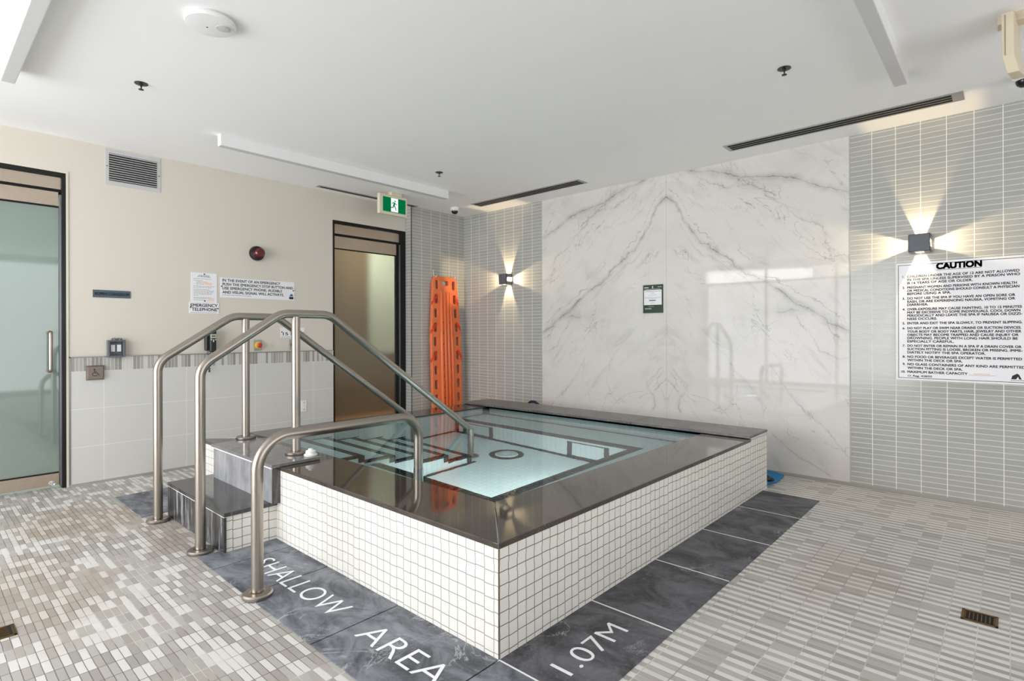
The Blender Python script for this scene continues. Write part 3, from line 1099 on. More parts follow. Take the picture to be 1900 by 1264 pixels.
# drain
dr = MB().lathe((3.365, 3.11, FZ), (0, 0, 1), [(0.145, 0), (0.145, 0.006), (0.140, 0.008), (0.098, 0.008), (0.098, 0.0)], 48).build('drain_ring', M['edge'], spa, smooth=True)
cv = MB().lathe((3.365, 3.11, FZ), (0, 0, 1), [(0.097, 0), (0.097, 0.010), (0.085, 0.022), (0.03, 0.028)], 40).build('drain_cover', M['white'], dr, smooth=True)
hl = MB()
for rr, nn in ((0.045, 12), (0.06, 16), (0.075, 20)):
    for i in range(nn):
        an = 2 * math.pi * i / nn
        zz = 0.0275 if rr < 0.05 else (0.0262 if rr < 0.07 else 0.0245)
        hl.cyl((3.365 + rr * math.cos(an), 3.11 + rr * math.sin(an), FZ + zz - 0.004), (3.365 + rr * math.cos(an), 3.11 + rr * math.sin(an), FZ + zz), 0.004, n=8)
hl.each('drain_hole', M['dark'], dr)
for p in (cv,):
    pass
# added fill lamps, out of view in the seat fronts, to brighten the pool
for k, (p, d) in enumerate((((SX + 0.001, 2.62, -0.30), (1, 0, 0)), ((2.95, SY + 0.001, -0.30), (0, 1, 0)))):
    hs = MB().lathe(p, d, [(0.085, 0), (0.085, 0.010), (0.075, 0.014), (0.070, 0.010), (0.070, 0.004)], 32).build('added_fill_lamp', M['alu'], spa, smooth=True)
    ld = bpy.data.lights.new('lamp', 'AREA')
    ld.shape = 'DISK'
    ld.size = 0.13
    ld.energy = 2.4
    ld.color = (0.93, 1.0, 0.98)
    lo = bpy.data.objects.new('lamp', ld)
    COL.objects.link(lo)
    lo.location = Vector(p) + Vector(d) * 0.016
    lo.rotation_euler = Vector(d).to_track_quat('-Z', 'Y').to_euler()
# coping: polished slabs with mitred corners, and the raised worn slab by the marble wall
OV = 0.004
cx0, cy0, cy1 = PX0 - OV, PY0 - OV, PY1 + OV
MB().prism([(cx0, cy0 + 0.0018), (IX0 - 0.0018 + 0.0035, IY0 + 0.0018), (IX0 + 0.0017, IY1), (cx0, cy1)], CB, CT).build('coping_slab', M['coping'], spa, bevel=0.003)
MB().prism([(cx0 + 0.0025, cy0), (4.098, cy0), (4.098, IY0), (IX0 + 0.0035, IY0)], CB, CT).build('coping_slab', M['coping'], spa, bevel=0.003)
MB().prism([(IX0 + 0.003, IY1), (4.098, IY1), (4.098, cy1), (cx0 + 0.34, cy1)], CB, CT).build('coping_slab', M['coping'], spa, bevel=0.003)
MB().prism([(cx0 + 0.002, cy0 + 0.002), (IX0, IY0), (IX0 - 0.008, IY0 + 0.002), (cx0 + 0.002, cy0 + 0.006)], CB, CT - 0.001).build('mitre_joint', M['grout'], spa)
rc = MB()
for a, b in ((PY0 - OV, 2.35), (2.354, 3.35), (3.354, PY1 + OV)):
    rc.box(4.075, PX1 + OV, a, b, 0.434, 0.452)
rc.build('raised_coping', M['matte_coping'], spa, bevel=0.002)
MB().box(4.09, PX1 - 0.05, PY0 + 0.05, PY1, 0.40, 0.434).build('coping_riser', M['dark'], spa)

# water surface
wm = MB()
nx, ny = 2, 2
wm.v = [(IX0 - 0.0, IY0 - 0.0, WZ), (IX1 + 0.0, IY0, WZ), (IX1, IY1, WZ), (IX0, IY1, WZ)]
wm.f = [(0, 1, 2, 3)]
wm.mi = [0]
wo = wm.build('water', M['water'])
if wo.data.polygons[0].normal.z < 0:
    wo.data.flip_normals()
tag(wo, 'still clear turquoise water filling the spa', 'water', kind='stuff')

# ------------------------------------------------------------------ entry steps outside the spa
es = thing('entry_steps', 'two dark stone steps climbing to the spa rim', 'steps', (1.4, 3.6, 0))
MB().box(1.178, PX0 - 0.001, 3.178, 4.11, 0, 0.200).build('lower_block', [M['pt_x']], es)
MB().box(1.164, 1.178, 3.172, 4.12, 0.002, 0.198).build('lower_riser', M['riser_lo'], es)
MB().box(1.162, PX0 - 0.001, 3.165, 4.122, 0.200, 0.222).build('lower_tread', M['step_low'], es, bevel=0.002)
MB().box(1.1632, 1.18, 3.171, 4.121, 0.1965, 0.2003).build('tread_grout', M['white'], es)
MB().box(1.415, PX0 - 0.001, 3.14, 4.03, 0.222, 0.428).build('upper_riser', M['riser_hi'], es)
MB().box(1.413, PX0 - 0.002, 3.128, 3.14, 0.222, 0.428).build('riser_end', M['step_low'], es)
MB().box(1.400, 1.700, 3.115, 4.035, 0.432, 0.450).build('upper_tread', M['step_top'], es, bevel=0.002)
MB().box(1.403, PX0 - 0.005, 3.13, 4.03, 0.424, 0.432).build('tread_grout', M['white'], es)

# ------------------------------------------------------------------ handrails
TR = 0.0262


def flange(x, y, z, parent, nm='flange'):
    MB().lathe((x, y, z), (0, 0, 1), [(0.064, 0), (0.066, 0.004), (0.066, 0.014), (0.060, 0.020), (0.034, 0.021), (0.031, 0.017), (TR + 0.001, 0.017)], 36).build(nm, M['steel'], parent, smooth=True)


def big_rail(y, label):
    t = thing('handrail', label, 'handrail', (1.09, y, 0), 'pair of arched steel handrails over the steps')
    base = 1.088
    path = fillet([(base, y, 0.012), (base, y, 1.02), (1.545, y, 1.322), (1.86, y, 1.322), (3.13, y, 0.404), (3.13, y, FZ + 0.01)],
                  [0.12, 0.16, 0.16, 0.035], 10)
    MB().tube(path, TR, 24).build('rail', M['steel'], t, smooth=True)
    MB().tube([(1.635, y, 0.455), (1.635, y, 1.305)], TR * 0.98, 24).build('post', M['steel'], t, smooth=True)
    flange(base, y, 0.0, t)
    flange(1.635, y, 0.450, t)
    flange(3.13, y, FZ, t)
    return t


big_rail(3.295, 'nearer tall arched steel handrail crossing the spa steps')
big_rail(4.045, 'farther tall arched steel handrail on the door side of the spa steps')
t = thing('grab_rail', 'low arched steel grab rail reaching over the spa rim into the water', 'handrail', (1.08, 2.545, 0))
path = fillet([(1.078, 2.545, 0.006), (1.078, 2.545, 0.722), (2.0, 2.545, 0.722), (2.0, 2.545, 0.01)], [0.15, 0.13], 12)
MB().tube(path, TR, 24).build('rail', M['steel'], t, smooth=True)
flange(1.078, 2.545, 0.004, t)
MB().tube([(2.0, 2.545, 0.415), (2.0, 2.545, 0.02)], TR + 0.0025, 24).build('sleeve', M['alu'], t, smooth=True)
t = MB().lathe((1.668, 3.175, 0.450), (0, 0, 1), [(0.036, 0), (0.040, 0.006), (0.040, 0.012), (0.030, 0.014), (0.030, 0.030), (0.024, 0.036), (0.014, 0.038), (0.013, 0.046), (0.004, 0.048)], 28).build('plug_cap', M['white'], None, smooth=True)
tag(t, 'small round white plastic cap beside the nearer handrail post', 'cap')

# ------------------------------------------------------------------ orange spine board leaning on the tiled wall
BH = 1.905
bb = thing('spine_board', 'orange plastic rescue spine board standing against the grey tiled wall', 'rescue board', (4.60, 5.25, 0))


def bw(v):      # half width of the board at height v
    if v > 1.86:
        return 0.185
    return 0.192 + (0.24 - 0.192) * min(1, (1.86 - v) / 0.7) if v > 0.5 else 0.24 - 0.05 * ((0.5 - v) / 0.5) ** 2


outl = []
N = 26
for i in range(N + 1):
    v = BH * i / N
    outl.append((bw(v), v))
outl = [(0.15, 0.0)] + outl[1:-1] + [(0.165, BH), (-0.165, BH)] + [(-a, b) for a, b in reversed(outl[1:-1])] + [(-0.15, 0.0)]
holes = [rrect(-0.062, 0.062, 1.795, 1.862, 0.030)]
vtop = 1.865
hv = []
for i in range(10):
    v1 = vtop - i * 0.178
    v0 = v1 - 0.125
    m = (v0 + v1) / 2
    hv.append(m)
    for s in (-1, 1):
        c = s * (bw(m) - 0.058)
        holes.append(rrect(c - 0.030, c + 0.030, v0, v1, 0.029))
lean = Matrix.Rotation(R(-1.9), 4, 'X')
bm4 = Matrix.Translation((4.602, 5.262, 0.004)) @ lean @ Matrix.Rotation(R(90), 4, 'X')
me = shape2d([outl] + holes, bm4, M['orange'], 0.016, 0.005)
brd = place('board', me, bb, smooth=True)
rb = MB()
for c in (-0.085, -0.028, 0.028, 0.085):
    k = 1.0 if abs(c) > 0.05 else 0.9
    pts = [(c * 0.85, 1.745, 0.006), (c * 0.86, 1.70, 0.022), (c, 0.9, 0.024), (c, 0.10, 0.024), (c, 0.06, 0.006)]
    rb.tube([tuple(bm4 @ Vector(p)) for p in pts], [0.008, 0.016, 0.020, 0.020, 0.010], 14)
rb.each('rib', M['orange'], bb, smooth=True)
hb = MB()
for v in [0.25 + 0.135 * i for i in range(9)]:
    for c in (-0.052, 0.052):
        hb.cyl(tuple(bm4 @ Vector((c, v, 0.020))), tuple(bm4 @ Vector((c, v, 0.0235))), 0.0065, n=10)
hb.each('rivet', M['dark'], bb)
for m, s in ((hv[1], -1), (hv[1] - 0.02, 1), (hv[3], -1), (hv[3], 1), (hv[5], -1), (hv[5], 1)):
    c = s * (bw(m) - 0.03)
    P = [(c - s * 0.035, m + 0.05, 0.0), (c - s * 0.03, m + 0.045, 0.030), (c + s * 0.02, m - 0.015, 0.036), (c + s * 0.045, m - 0.055, 0.012), (c + s * 0.03, m - 0.06, -0.02)]
    q = MB()
    for a, b in zip(P[:-1], P[1:]):
        A, B = Vector(a), Vector(b)
        w_ = Vector((0, 0.022, 0))
        i0 = len(q.v)
        for z_ in (0, 0.003):
            off = Vector((0, 0, z_))
            q.v += [tuple(bm4 @ (A - w_ + off)), tuple(bm4 @ (B - w_ + off)), tuple(bm4 @ (B + w_ + off)), tuple(bm4 @ (A + w_ + off))]
        q.f += [tuple(i0 + j for j in f_) for f_ in ((0, 1, 2, 3), (7, 6, 5, 4), (0, 4, 5, 1), (1, 5, 6, 2), (2, 6, 7, 3), (3, 7, 4, 0))]
        q.mi += [0] * 6
    q.build('strap', M['strap'], bb)
for x, lb in ((4.44, 'left white wall hook above the orange board'), (4.745, 'right white wall hook above the orange board')):
    hk = fillet([(x, YT, 1.99), (x, YT - 0.012, 1.99), (x, YT - 0.012, 1.925), (x, YT - 0.075, 1.895), (x, YT - 0.075, 1.925)], 0.01, 4)
    o = MB().tube(hk, 0.004, 10).build('wall_hook', M['white'], None, smooth=True)
    tag(o, lb, 'hook', 'hooks over the spine board')

# ------------------------------------------------------------------ blue things behind the spa
t = thing('cleaning_pad', 'bright blue and black cloth pad on the floor at the foot of the marble wall', 'pad', (4.72, 1.45, 0))
pts = [(4.50, 1.42), (4.66, 1.375), (4.885, 1.385), (4.95, 1.5), (4.9, 1.66), (4.5, 1.7)]
MB().prism(pts, 0.001, 0.022).build('pad', M['blue'], t, bevel=0.008)
MB().tube([(4.60 + 0.055 * math.cos(R(a)), 1.45 + 0.055 * math.sin(R(a)), 0.034 + 0.01 * math.sin(R(a * 2))) for a in range(0, 361, 20)], 0.017, 12).build('ring', M['black'], t, smooth=True)
hp = [(4.72, 4.10, 0.0), (4.72, 4.09, 0.2), (4.72, 4.05, 0.38), (4.72, 3.99, 0.427), (4.72, 3.93, 0.43), (4.72, 3.87, 0.40), (4.72, 3.84, 0.2), (4.72, 3.84, 0.0)]
hp = fillet(hp, 0.05, 4)
o = MB().tube(hp, 0.016, 12).build('vacuum_hose', M['darkblue'], None, smooth=True)
tag(o, 'dark blue hose looping up behind the raised coping by the marble wall', 'hose')

# ------------------------------------------------------------------ wall pieces on the left wall
YW = YL - 0.001


def screws(parent, pts, y, r=0.006, mat='ink', nm='screw'):
    s = MB()
    for x, z in pts:
        s.cyl((x, y, z), (x, y - 0.003, z), r, n=12)
    s.each(nm, M[mat], parent)


# return air grille
t = thing('vent_grille', 'white louvred air grille high on the cream wall', 'vent', (1.296, YL, 2.42))
MB().box(1.100, 1.494, YL - 0.004, YL, 2.425, 2.46).box(1.100, 1.494, YL - 0.004, YL, 2.685, 2.718).box(1.100, 1.126, YL - 0.004, YL, 2.46, 2.685).box(1.468, 1.494, YL - 0.004, YL, 2.46, 2.685).build('frame', M['silver'], t, bevel=0.0015)
MB().box(1.126, 1.468, YL - 0.0005, YL + 0.001, 2.46, 2.685).build('cavity', M['dark'], t)
lv = MB()
for i in range(12):
    z = 2.464 + i * 0.0188
    b = len(lv.v)
    for x in (1.126, 1.468):
        lv.v += [(x, YL - 0.014, z), (x, YL - 0.002, z + 0.011), (x, YL - 0.001, z + 0.0125), (x, YL - 0.0145, z + 0.0018)]
    lv.f += [tuple(b + q for q in f_) for f_ in ((0, 1, 5, 4), (1, 2, 6, 5), (2, 3, 7, 6), (3, 0, 4, 7), (0, 3, 2, 1), (4, 5, 6, 7))]
    lv.mi += [0] * 6
lv.build('louvres', M['silver'], t)
screws(t, [(1.112, 2.575), (1.482, 2.565)], YL - 0.004, 0.004)

# WOMENS CHANGEROOM
t = thing('room_sign', 'small slate blue plate reading WOMENS CHANGEROOM', 'sign', (1.144, YL, 1.496))
MB().box(1.016, 1.272, YL - 0.004, YL, 1.497, 1.558).build('plate', M['slatebluesign'], t)
place('lettering', textmesh([('WOMENS CHANGEROOM', 1.026, 1.515, 0.036, 0.236)], PL(0, 0, YL - 0.0042), M['ink'], fat=0.004), t)

# grey surface box with two white windows (call point with open cover)
t = thing('switch_box', 'grey surface box with two white switches above the wheelchair plate', 'switch', (1.169, YL, 1.005))
MB().box(1.106, 1.122, YL - 0.045, YL, 1.010, 1.150).box(1.212, 1.228, YL - 0.045, YL, 1.010, 1.150).box(1.122, 1.212, YL - 0.045, YL, 1.010, 1.024).box(1.122, 1.212, YL - 0.045, YL, 1.136, 1.150).box(1.122, 1.212, YL - 0.012, YL, 1.024, 1.136).build('housing', M['graphite'], t, bevel=0.003)
MB().box(1.131, 1.160, YL - 0.020, YL - 0.012, 1.055, 1.112).box(1.174, 1.203, YL - 0.020, YL - 0.012, 1.055, 1.112).each('rocker', M['white'], t, bevel=0.002)
MB().cyl((1.135, YL - 0.03, 1.156), (1.205, YL - 0.03, 1.156), 0.010, n=12).box(1.142, 1.155, YL - 0.042, YL - 0.018, 1.148, 1.168).box(1.182, 1.195, YL - 0.042, YL - 0.018, 1.148, 1.168).build('hinge', M['frame_mid'], t, bevel=0.002)
screws(t, [(1.167, 1.126), (1.167, 1.036)], YL - 0.012, 0.004)

# wheelchair push plate
t = thing('push_plate', 'bronze push plate with a wheelchair symbol', 'push plate', (1.028, YL, 0.83))
b = MB()
b.v = [(0.968, YL - 0.010, 0.830), (1.088, YL - 0.010, 0.830), (1.088, YL - 0.010, 0.948), (0.968, YL - 0.010, 0.948),
       (0.978, YL - 0.034, 0.840), (1.078, YL - 0.034, 0.840), (1.078, YL - 0.034, 0.938), (0.978, YL - 0.034, 0.938)]
b.f = [(3, 2, 1, 0), (4, 5, 6, 7), (0, 1, 5, 4), (1, 2, 6, 5), (2, 3, 7, 6), (3, 0, 4, 7)]
b.mi = [0] * 6
b.build('plate', M['copper'], t, bevel=0.002)
cx, cz = 1.028, 0.885
sy = MB()
ys = YL - 0.0352


def P3(L): return [(cx + a, ys, cz + c) for a, c in L]


sy.cyl((cx - 0.008, ys + 0.001, cz + 0.030), (cx - 0.008, ys - 0.001, cz + 0.030), 0.006, n=16)
sy.tube(P3([(-0.008, 0.022), (-0.006, 0.002), (0.010, 0.002), (0.020, -0.014), (0.026, -0.012)]), 0.0022, 8)
sy.tube(P3([(-0.006, 0.012), (0.008, 0.012)]), 0.0018, 8)
sy.tube(P3([(-0.004 + 0.017 * math.cos(R(a)), -0.006 + 0.015 * math.sin(R(a))) for a in range(125, 350, 15)]), 0.0020, 8)
sy.build('wheelchair_symbol', M['ink'], t)

# emergency procedure notice, emergency telephone plate
t = thing('procedure_notice', 'white notice with small text and faded orange words above the EMERGENCY TELEPHONE plate', 'sign', (1.84, YL, 1.485))
MB().box(1.731, 1.950, YL - 0.003, YL, 1.486, 1.757).build('plate', M['white_sign'], t)
tx = MB()
random.seed(3)


def dashes(mb, x0, x1, z, h, y, wmin=0.008, wmax=0.022, gap=0.004):
    x = x0
    while x < x1:
        w_ = min(random.uniform(wmin, wmax), x1 - x)
        mb.box(x, x + w_, y - 0.0006, y, z, z + h)
        x += w_ + gap


for z, a, b in ((1.728, 1.795, 1.885), (1.718, 1.785, 1.895)):
    dashes(tx, a, b, z, 0.006, YL - 0.003)
for z, a, b in ((1.700, 1.752, 1.90), (1.684, 1.752, 1.83), (1.673, 1.775, 1.815), (1.662, 1.775, 1.825), (1.651, 1.775, 1.84),
                (1.632, 1.752, 1.93), (1.620, 1.752, 1.90), (1.602, 1.752, 1.89), (1.591, 1.752, 1.925), (1.580, 1.752, 1.92),
                (1.569, 1.752, 1.91), (1.558, 1.752, 1.905), (1.547, 1.752, 1.79), (1.530, 1.752, 1.90), (1.520, 1.752, 1.86), (1.506, 1.752, 1.85)):
    dashes(tx, a, b, z, 0.0032, YL - 0.003)
tx.build('lettering', M['faint'], t)
tx = MB()
for z, a, b in ((1.671, 1.82, 1.87), (1.660, 1.83, 1.905), (1.649, 1.845, 1.905), (1.518, 1.865, 1.925), (1.504, 1.865, 1.925)):
    dashes(tx, a, b, z, 0.0065, YL - 0.003, 0.02, 0.04, 0.002)
tx.each('orange_word', M['peach'], t)
screws(t, [(1.842, 1.745), (1.845, 1.500)], YL - 0.003)
t = thing('telephone_sign', 'small white plate reading EMERGENCY TELEPHONE', 'sign', (1.842, YL, 1.383))
MB().box(1.716, 1.967, YL - 0.0035, YL, 1.384, 1.485).build('plate', M['white_sign'], t)
place('lettering', textmesh([('EMERGENCY', 1.728, 1.446, 0.040, 0.226), ('TELEPHONE', 1.738, 1.408, 0.040, 0.212)], PL(0, 0, YL - 0.0038), M['ink'], fat=0.015), t)
tx = MB()
dashes(tx, 1.726, 1.945, 1.392, 0.0035, YL - 0.0035)
tx.build('small_print', M['faint'], t)
screws(t, [(1.727, 1.440), (1.957, 1.434)], YL - 0.0035, 0.006)

# long emergency sign
t = thing('emergency_sign', 'long white sign with four lines about an emergency beside the procedure notice', 'sign', (2.337, YL, 1.539))
MB().box(1.981, 2.694, YL - 0.004, YL, 1.540, 1.727).build('plate', M['white_sign'], t)
place('lettering', textmesh([('IN THE EVENT OF AN EMERGENCY', 1.998, 1.690, 0.036, 0.550), ('PUSH THE EMERGENCY STOP BUTTON AND', 1.998, 1.653, 0.036, 0.682),
                             ('USE EMERGENCY PHONE, AUDIBLE', 1.998, 1.616, 0.036, 0.568), ('AND VISUAL SIGNAL WILL ACTIVATE.', 1.998, 1.579, 0.036, 0.586)],
                            PL(0, 0, YL - 0.0044), M['ink'], fat=0.013), t)
tx = MB()
dashes(tx, 1.998, 2.26, 1.562, 0.004, YL - 0.004)
tx.build('small_print', M['faint'], t)
place('logo', shape2d([[(2.645, 1.582), (2.648, 1.594), (2.664, 1.606), (2.676, 1.600), (2.682, 1.582)]], PL(0, 0, YL - 0.0045), M['bluelogo'], 0.0004), t)
MB().box(2.640, 2.684, YL - 0.005, YL - 0.0035, 1.552, 1.576).build('logo_bar', M['ink'], t)
screws(t, [(1.990, 1.645), (2.684, 1.640)], YL - 0.004, 0.006)

# red strobe
t = thing('alarm_beacon', 'round black alarm beacon with a red lens on the cream wall', 'alarm', (2.32, YL, 1.985))
MB().lathe((2.315, YL, 1.985), (0, -1, 0), [(0.072, 0), (0.072, 0.012), (0.066, 0.030), (0.050, 0.036)], 36).build('base', M['black'], t, smooth=True)
MB().lathe((2.315, YL - 0.036, 1.985), (0, -1, 0), [(0.047, 0), (0.047, 0.012), (0.042, 0.014), (0.042, 0.030), (0.046, 0.032), (0.046, 0.050), (0.036, 0.060), (0.010, 0.063)], 36).build('lens', M['red'], t, smooth=True)

# phone
t = thing('wall_phone', 'black wall telephone with a small display and hanging cord', 'telephone', (1.86, YL, 1.03))
MB().box(1.838, 1.892, YL - 0.05, YL, 1.045, 1.235).build('cradle', M['black'], t, bevel=0.008, seg=3)
hs = MB().box(1.862, 1.918, YL - 0.085, YL - 0.045, 1.030, 1.250).build('handset', M['black'], t, bevel=0.014, seg=4)
MB().box(1.866, 1.914, YL - 0.0875, YL - 0.084, 1.160, 1.196).build('bezel', M['silver'], hs, bevel=0.001)
MB().box(1.873, 1.907, YL - 0.0885, YL - 0.087, 1.168, 1.188).build('display', M['lcd'], hs)
kb = MB()
for x, z in ((1.872, 1.146), (1.890, 1.142), (1.908, 1.146), (1.890, 1.130)):
    kb.cyl((x, YL - 0.084, z), (x, YL - 0.088, z), 0.006, n=12)
kb.each('button', M['silver'], hs)
cp = []
for i in range(120):
    u = i / 119
    ang = u * 2 * math.pi * 16
    zz = 1.04 - 0.19 * math.sin(math.pi * u)
    cp.append((1.862 + 0.024 * u + 0.005 * math.cos(ang), YL - 0.03 + 0.005 * math.sin(ang), zz))
MB().tube(cp, 0.0024, 6).build('cord', M['black'], t, smooth=True)

# emergency stop
t = thing('stop_button', 'red and yellow emergency stop button on a grey plate', 'emergency stop', (2.323, YL, 1.037))
MB().box(2.286, 2.360, YL - 0.012, YL, 1.037, 1.138).build('plate', M['alu'], t, bevel=0.003)
MB().lathe((2.323, YL - 0.012, 1.087), (0, -1, 0), [(0.034, 0), (0.034, 0.010), (0.028, 0.018), (0.020, 0.020)], 30).build('collar', M['yellow'], t, smooth=True)
MB().lathe((2.323, YL - 0.030, 1.087), (0, -1, 0), [(0.012, 0), (0.012, 0.010), (0.022, 0.014), (0.023, 0.022), (0.016, 0.029), (0.004, 0.030)], 30).build('button', M['redbtn'], t, smooth=True)
# timer plate + 15 sign
t = thing('timer_switch', 'grey timer switch plate partly behind the nearer handrail post', 'switch', (2.68, YL, 1.035))
MB().box(2.642, 2.716, YL - 0.008, YL, 1.036, 1.138).build('plate', M['alu'], t, bevel=0.002)
MB().lathe((2.679, YL - 0.008, 1.087), (0, -1, 0), [(0.026, 0), (0.026, 0.004), (0.014, 0.006), (0.012, 0.02), (0.004, 0.021)], 24).build('dial', M['black'], t, smooth=True)
t = thing('minute_sign', 'small white plate starting with 15 above the timer switch', 'sign', (2.676, YL, 1.157))
MB().box(2.552, 2.803, YL - 0.0035, YL, 1.158, 1.262).build('plate', M['white_sign'], t)
place('lettering', textmesh([('15 MIN', 2.575, 1.182, 0.044, 0.2)], PL(0, 0, YL - 0.0038), M['ink'], fat=0.013), t)
tx = MB()
dashes(tx, 2.560, 2.78, 1.166, 0.0035, YL - 0.0035)
tx.build('small_print', M['faint'], t)
screws(t, [(2.563, 1.215), (2.790, 1.208)], YL - 0.0035, 0.006)
# low blank plate
t = thing('cover_plate', 'small blank white cover plate low on the pale wall tile', 'cover plate', (2.79, YL - 0.009, 0.388))
MB().box(2.763, 2.820, YL - 0.014, YL - 0.009, 0.388, 0.502).build('plate', M['white'], t, bevel=0.002)
screws(t, [(2.793, 0.480), (2.793, 0.410)], YL - 0.014, 0.004)

# ------------------------------------------------------------------ right wall pieces
# CAUTION board
t = thing('caution_sign', 'large white CAUTION board with ten numbered spa rules', 'sign', (XR, 0.255, 0.845))
CY0, CY1, CZ0, CZ1 = 0.628, -0.118, 0.846, 1.708
MB().box(XR - 0.010, XR, CY1, CY0, CZ0, CZ1).build('board', M['white_sign'], t)
fx_ = XR - 0.0102
bd = MB()
k, wd = 0.014, 0.0035
bd.box(fx_ - 0.0006, fx_, CY1 + k, CY0 - k, CZ1 - k - wd, CZ1 - k).box(fx_ - 0.0006, fx_, CY1 + k, CY0 - k, CZ0 + k, CZ0 + k + wd)
bd.box(fx_ - 0.0006, fx_, CY0 - k - wd, CY0 - k, CZ0 + k, CZ1 - k).box(fx_ - 0.0006, fx_, CY1 + k, CY1 + k + wd, CZ0 + k, CZ1 - k)
bd.box(fx_ - 0.0006, fx_, 0.141, 0.387, 1.6425, 1.645)
bd.build('border', M['ink'], t)
place('heading', textmesh([('CAUTION', 0, 1.651, 0.058, 0.245)], PR(0.386, 0, fx_), M['ink'], fat=0.05), t)
RULES = [("CHILDREN UNDER THE AGE OF 12 ARE NOT ALLOWED", 1.608, 1095), ("IN THE SPA UNLESS SUPERVISED BY A PERSON WHO", 1.584, 1098), ("IS 16 YEARS OF AGE OR OLDER.", 1.560, 790),
         ("PREGNANT WOMEN AND PERSONS WITH KNOWN HEALTH", 1.527, 1078), ("OR MEDICAL CONDITIONS SHOULD CONSULT A PHYSICIAN", 1.503, 1094), ("BEFORE USING A SPA.", 1.480, 648),
         ("DO NOT USE THE SPA IF YOU HAVE AN OPEN SORE OR", 1.447, 1067), ("RASH, OR ARE EXPERIENCING NAUSEA, VOMITING OR", 1.423, 1066), ("DIARRHEA.", 1.400, 500),
         ("OVER-EXPOSURE MAY CAUSE FAINTING. 10 TO 15 MINUTES", 1.367, 1110), ("MAY BE EXCESSIVE TO SOME INDIVIDUALS. COOL DOWN", 1.343, 1100), ("PERIODICALLY AND LEAVE THE SPA IF NAUSEA OR DIZZI-", 1.320, 1112), ("NESS OCCURS.", 1.296, 558),
         ("ENTER AND EXIT THE SPA SLOWLY, TO PREVENT SLIPPING.", 1.264, 1113),
         ("DO NOT PLAY OR SWIM NEAR DRAINS OR SUCTION DEVICES.", 1.228, 1106), ("YOUR BODY OR BODY PARTS, HAIR, JEWELRY AND OTHER", 1.203, 1106), ("OBJECTS MAY BECOME TRAPPED AND CAUSE INJURY OR", 1.179, 1088), ("DROWNING. PEOPLE WITH LONG HAIR SHOULD BE", 1.155, 1083), ("ESPECIALLY CAREFUL.", 1.131, 667),
         ("DO NOT ENTER OR REMAIN IN A SPA IF A DRAIN COVER OR", 1.099, 1107), ("SUCTION FITTING IS LOOSE, BROKEN OR MISSING. IMME-", 1.074, 1114), ("DIATELY NOTIFY THE SPA OPERATOR.", 1.050, 873),
         ("NO FOOD OR BEVERAGES EXCEPT WATER IS PERMITTED", 1.018, 1110), ("WITHIN THE DECK OR SPA.", 0.993, 722),
         ("NO GLASS CONTAINERS OF ANY KIND ARE PERMITTED", 0.963, 1132), ("WITHIN THE DECK OR SPA.", 0.936, 722),
         ("MAXIMUM BATHER CAPACITY", 0.907, 755)]
nums = {0: '1.', 3: '2.', 6: '3.', 9: '4.', 13: '5.', 14: '6.', 19: '7.', 22: '8.', 24: '9.', 26: '10.'}


def sy_(px):         # crop column -> distance from the text margin on the board
    q = 1580 + px * 0.2847
    a = (q - 950) / F_PX
    th = yaw - math.atan(a)
    return XR * math.tan(th)


ymar = sy_(365)
L = []
for i, (s, z, xe) in enumerate(RULES):
    L.append((s, 0.0, z - 0.008, 0.0235, ymar - sy_(xe)))
    if i in nums:
        L.append((nums[i], -0.028 if i < 26 else -0.036, z - 0.008, 0.0225, None))
L.append(("O. Reg. 428/05", 0.002, 0.872, 0.0175, 0.142))
place('lettering', textmesh(L, PR(ymar, 0, fx_), M['ink'], fat=0.027), t)
MB().box(fx_ - 0.0005, fx_, 0.068, 0.210, 0.8985, 0.900).build('blank_line', M['faint'], t)
MB().box(fx_ - 0.0005, fx_, 0.098, 0.185, 0.906, 0.911).build('faded_number', M['peach'], t)
place('logo', shape2d([[(0.0, 0.882), (0.006, 0.905), (0.030, 0.920), (0.040, 0.912), (0.052, 0.882), (0.040, 0.882), (0.034, 0.900), (0.024, 0.882)], ], PR(0, 0, fx_) @ Matrix.Translation((-0.012 + 0.02, 0, 0)), M['ink'], 0.0004), t)
tx = MB()
for i in range(9):
    y = -0.006 + 0.006 * 0 - i * 0.0085
    tx.box(fx_ - 0.0005, fx_, y - 0.006, y, 0.8725, 0.876)
tx.build('small_print', M['ink'], t)

# green certificate
t = thing('green_notice', 'small dark green framed notice on the marble wall', 'sign', (XR, 2.613, 1.393))
MB().box(XR - 0.008, XR - 0.002, 2.506, 2.721, 1.394, 1.674).build('frame', M['greenposter'], t)
MB().box(XR - 0.0088, XR - 0.0078, 2.520, 2.711, 1.474, 1.622).build('sheet', M['white_sign'], t)
tx = MB()


def dashR(mb, y0, y1, z, h, x):
    y = y0
    while y > y1:
        w_ = random.uniform(0.006, 0.018)
        mb.box(x - 0.0004, x, max(y - w_, y1), y, z, z + h)
        y -= w_ + 0.003


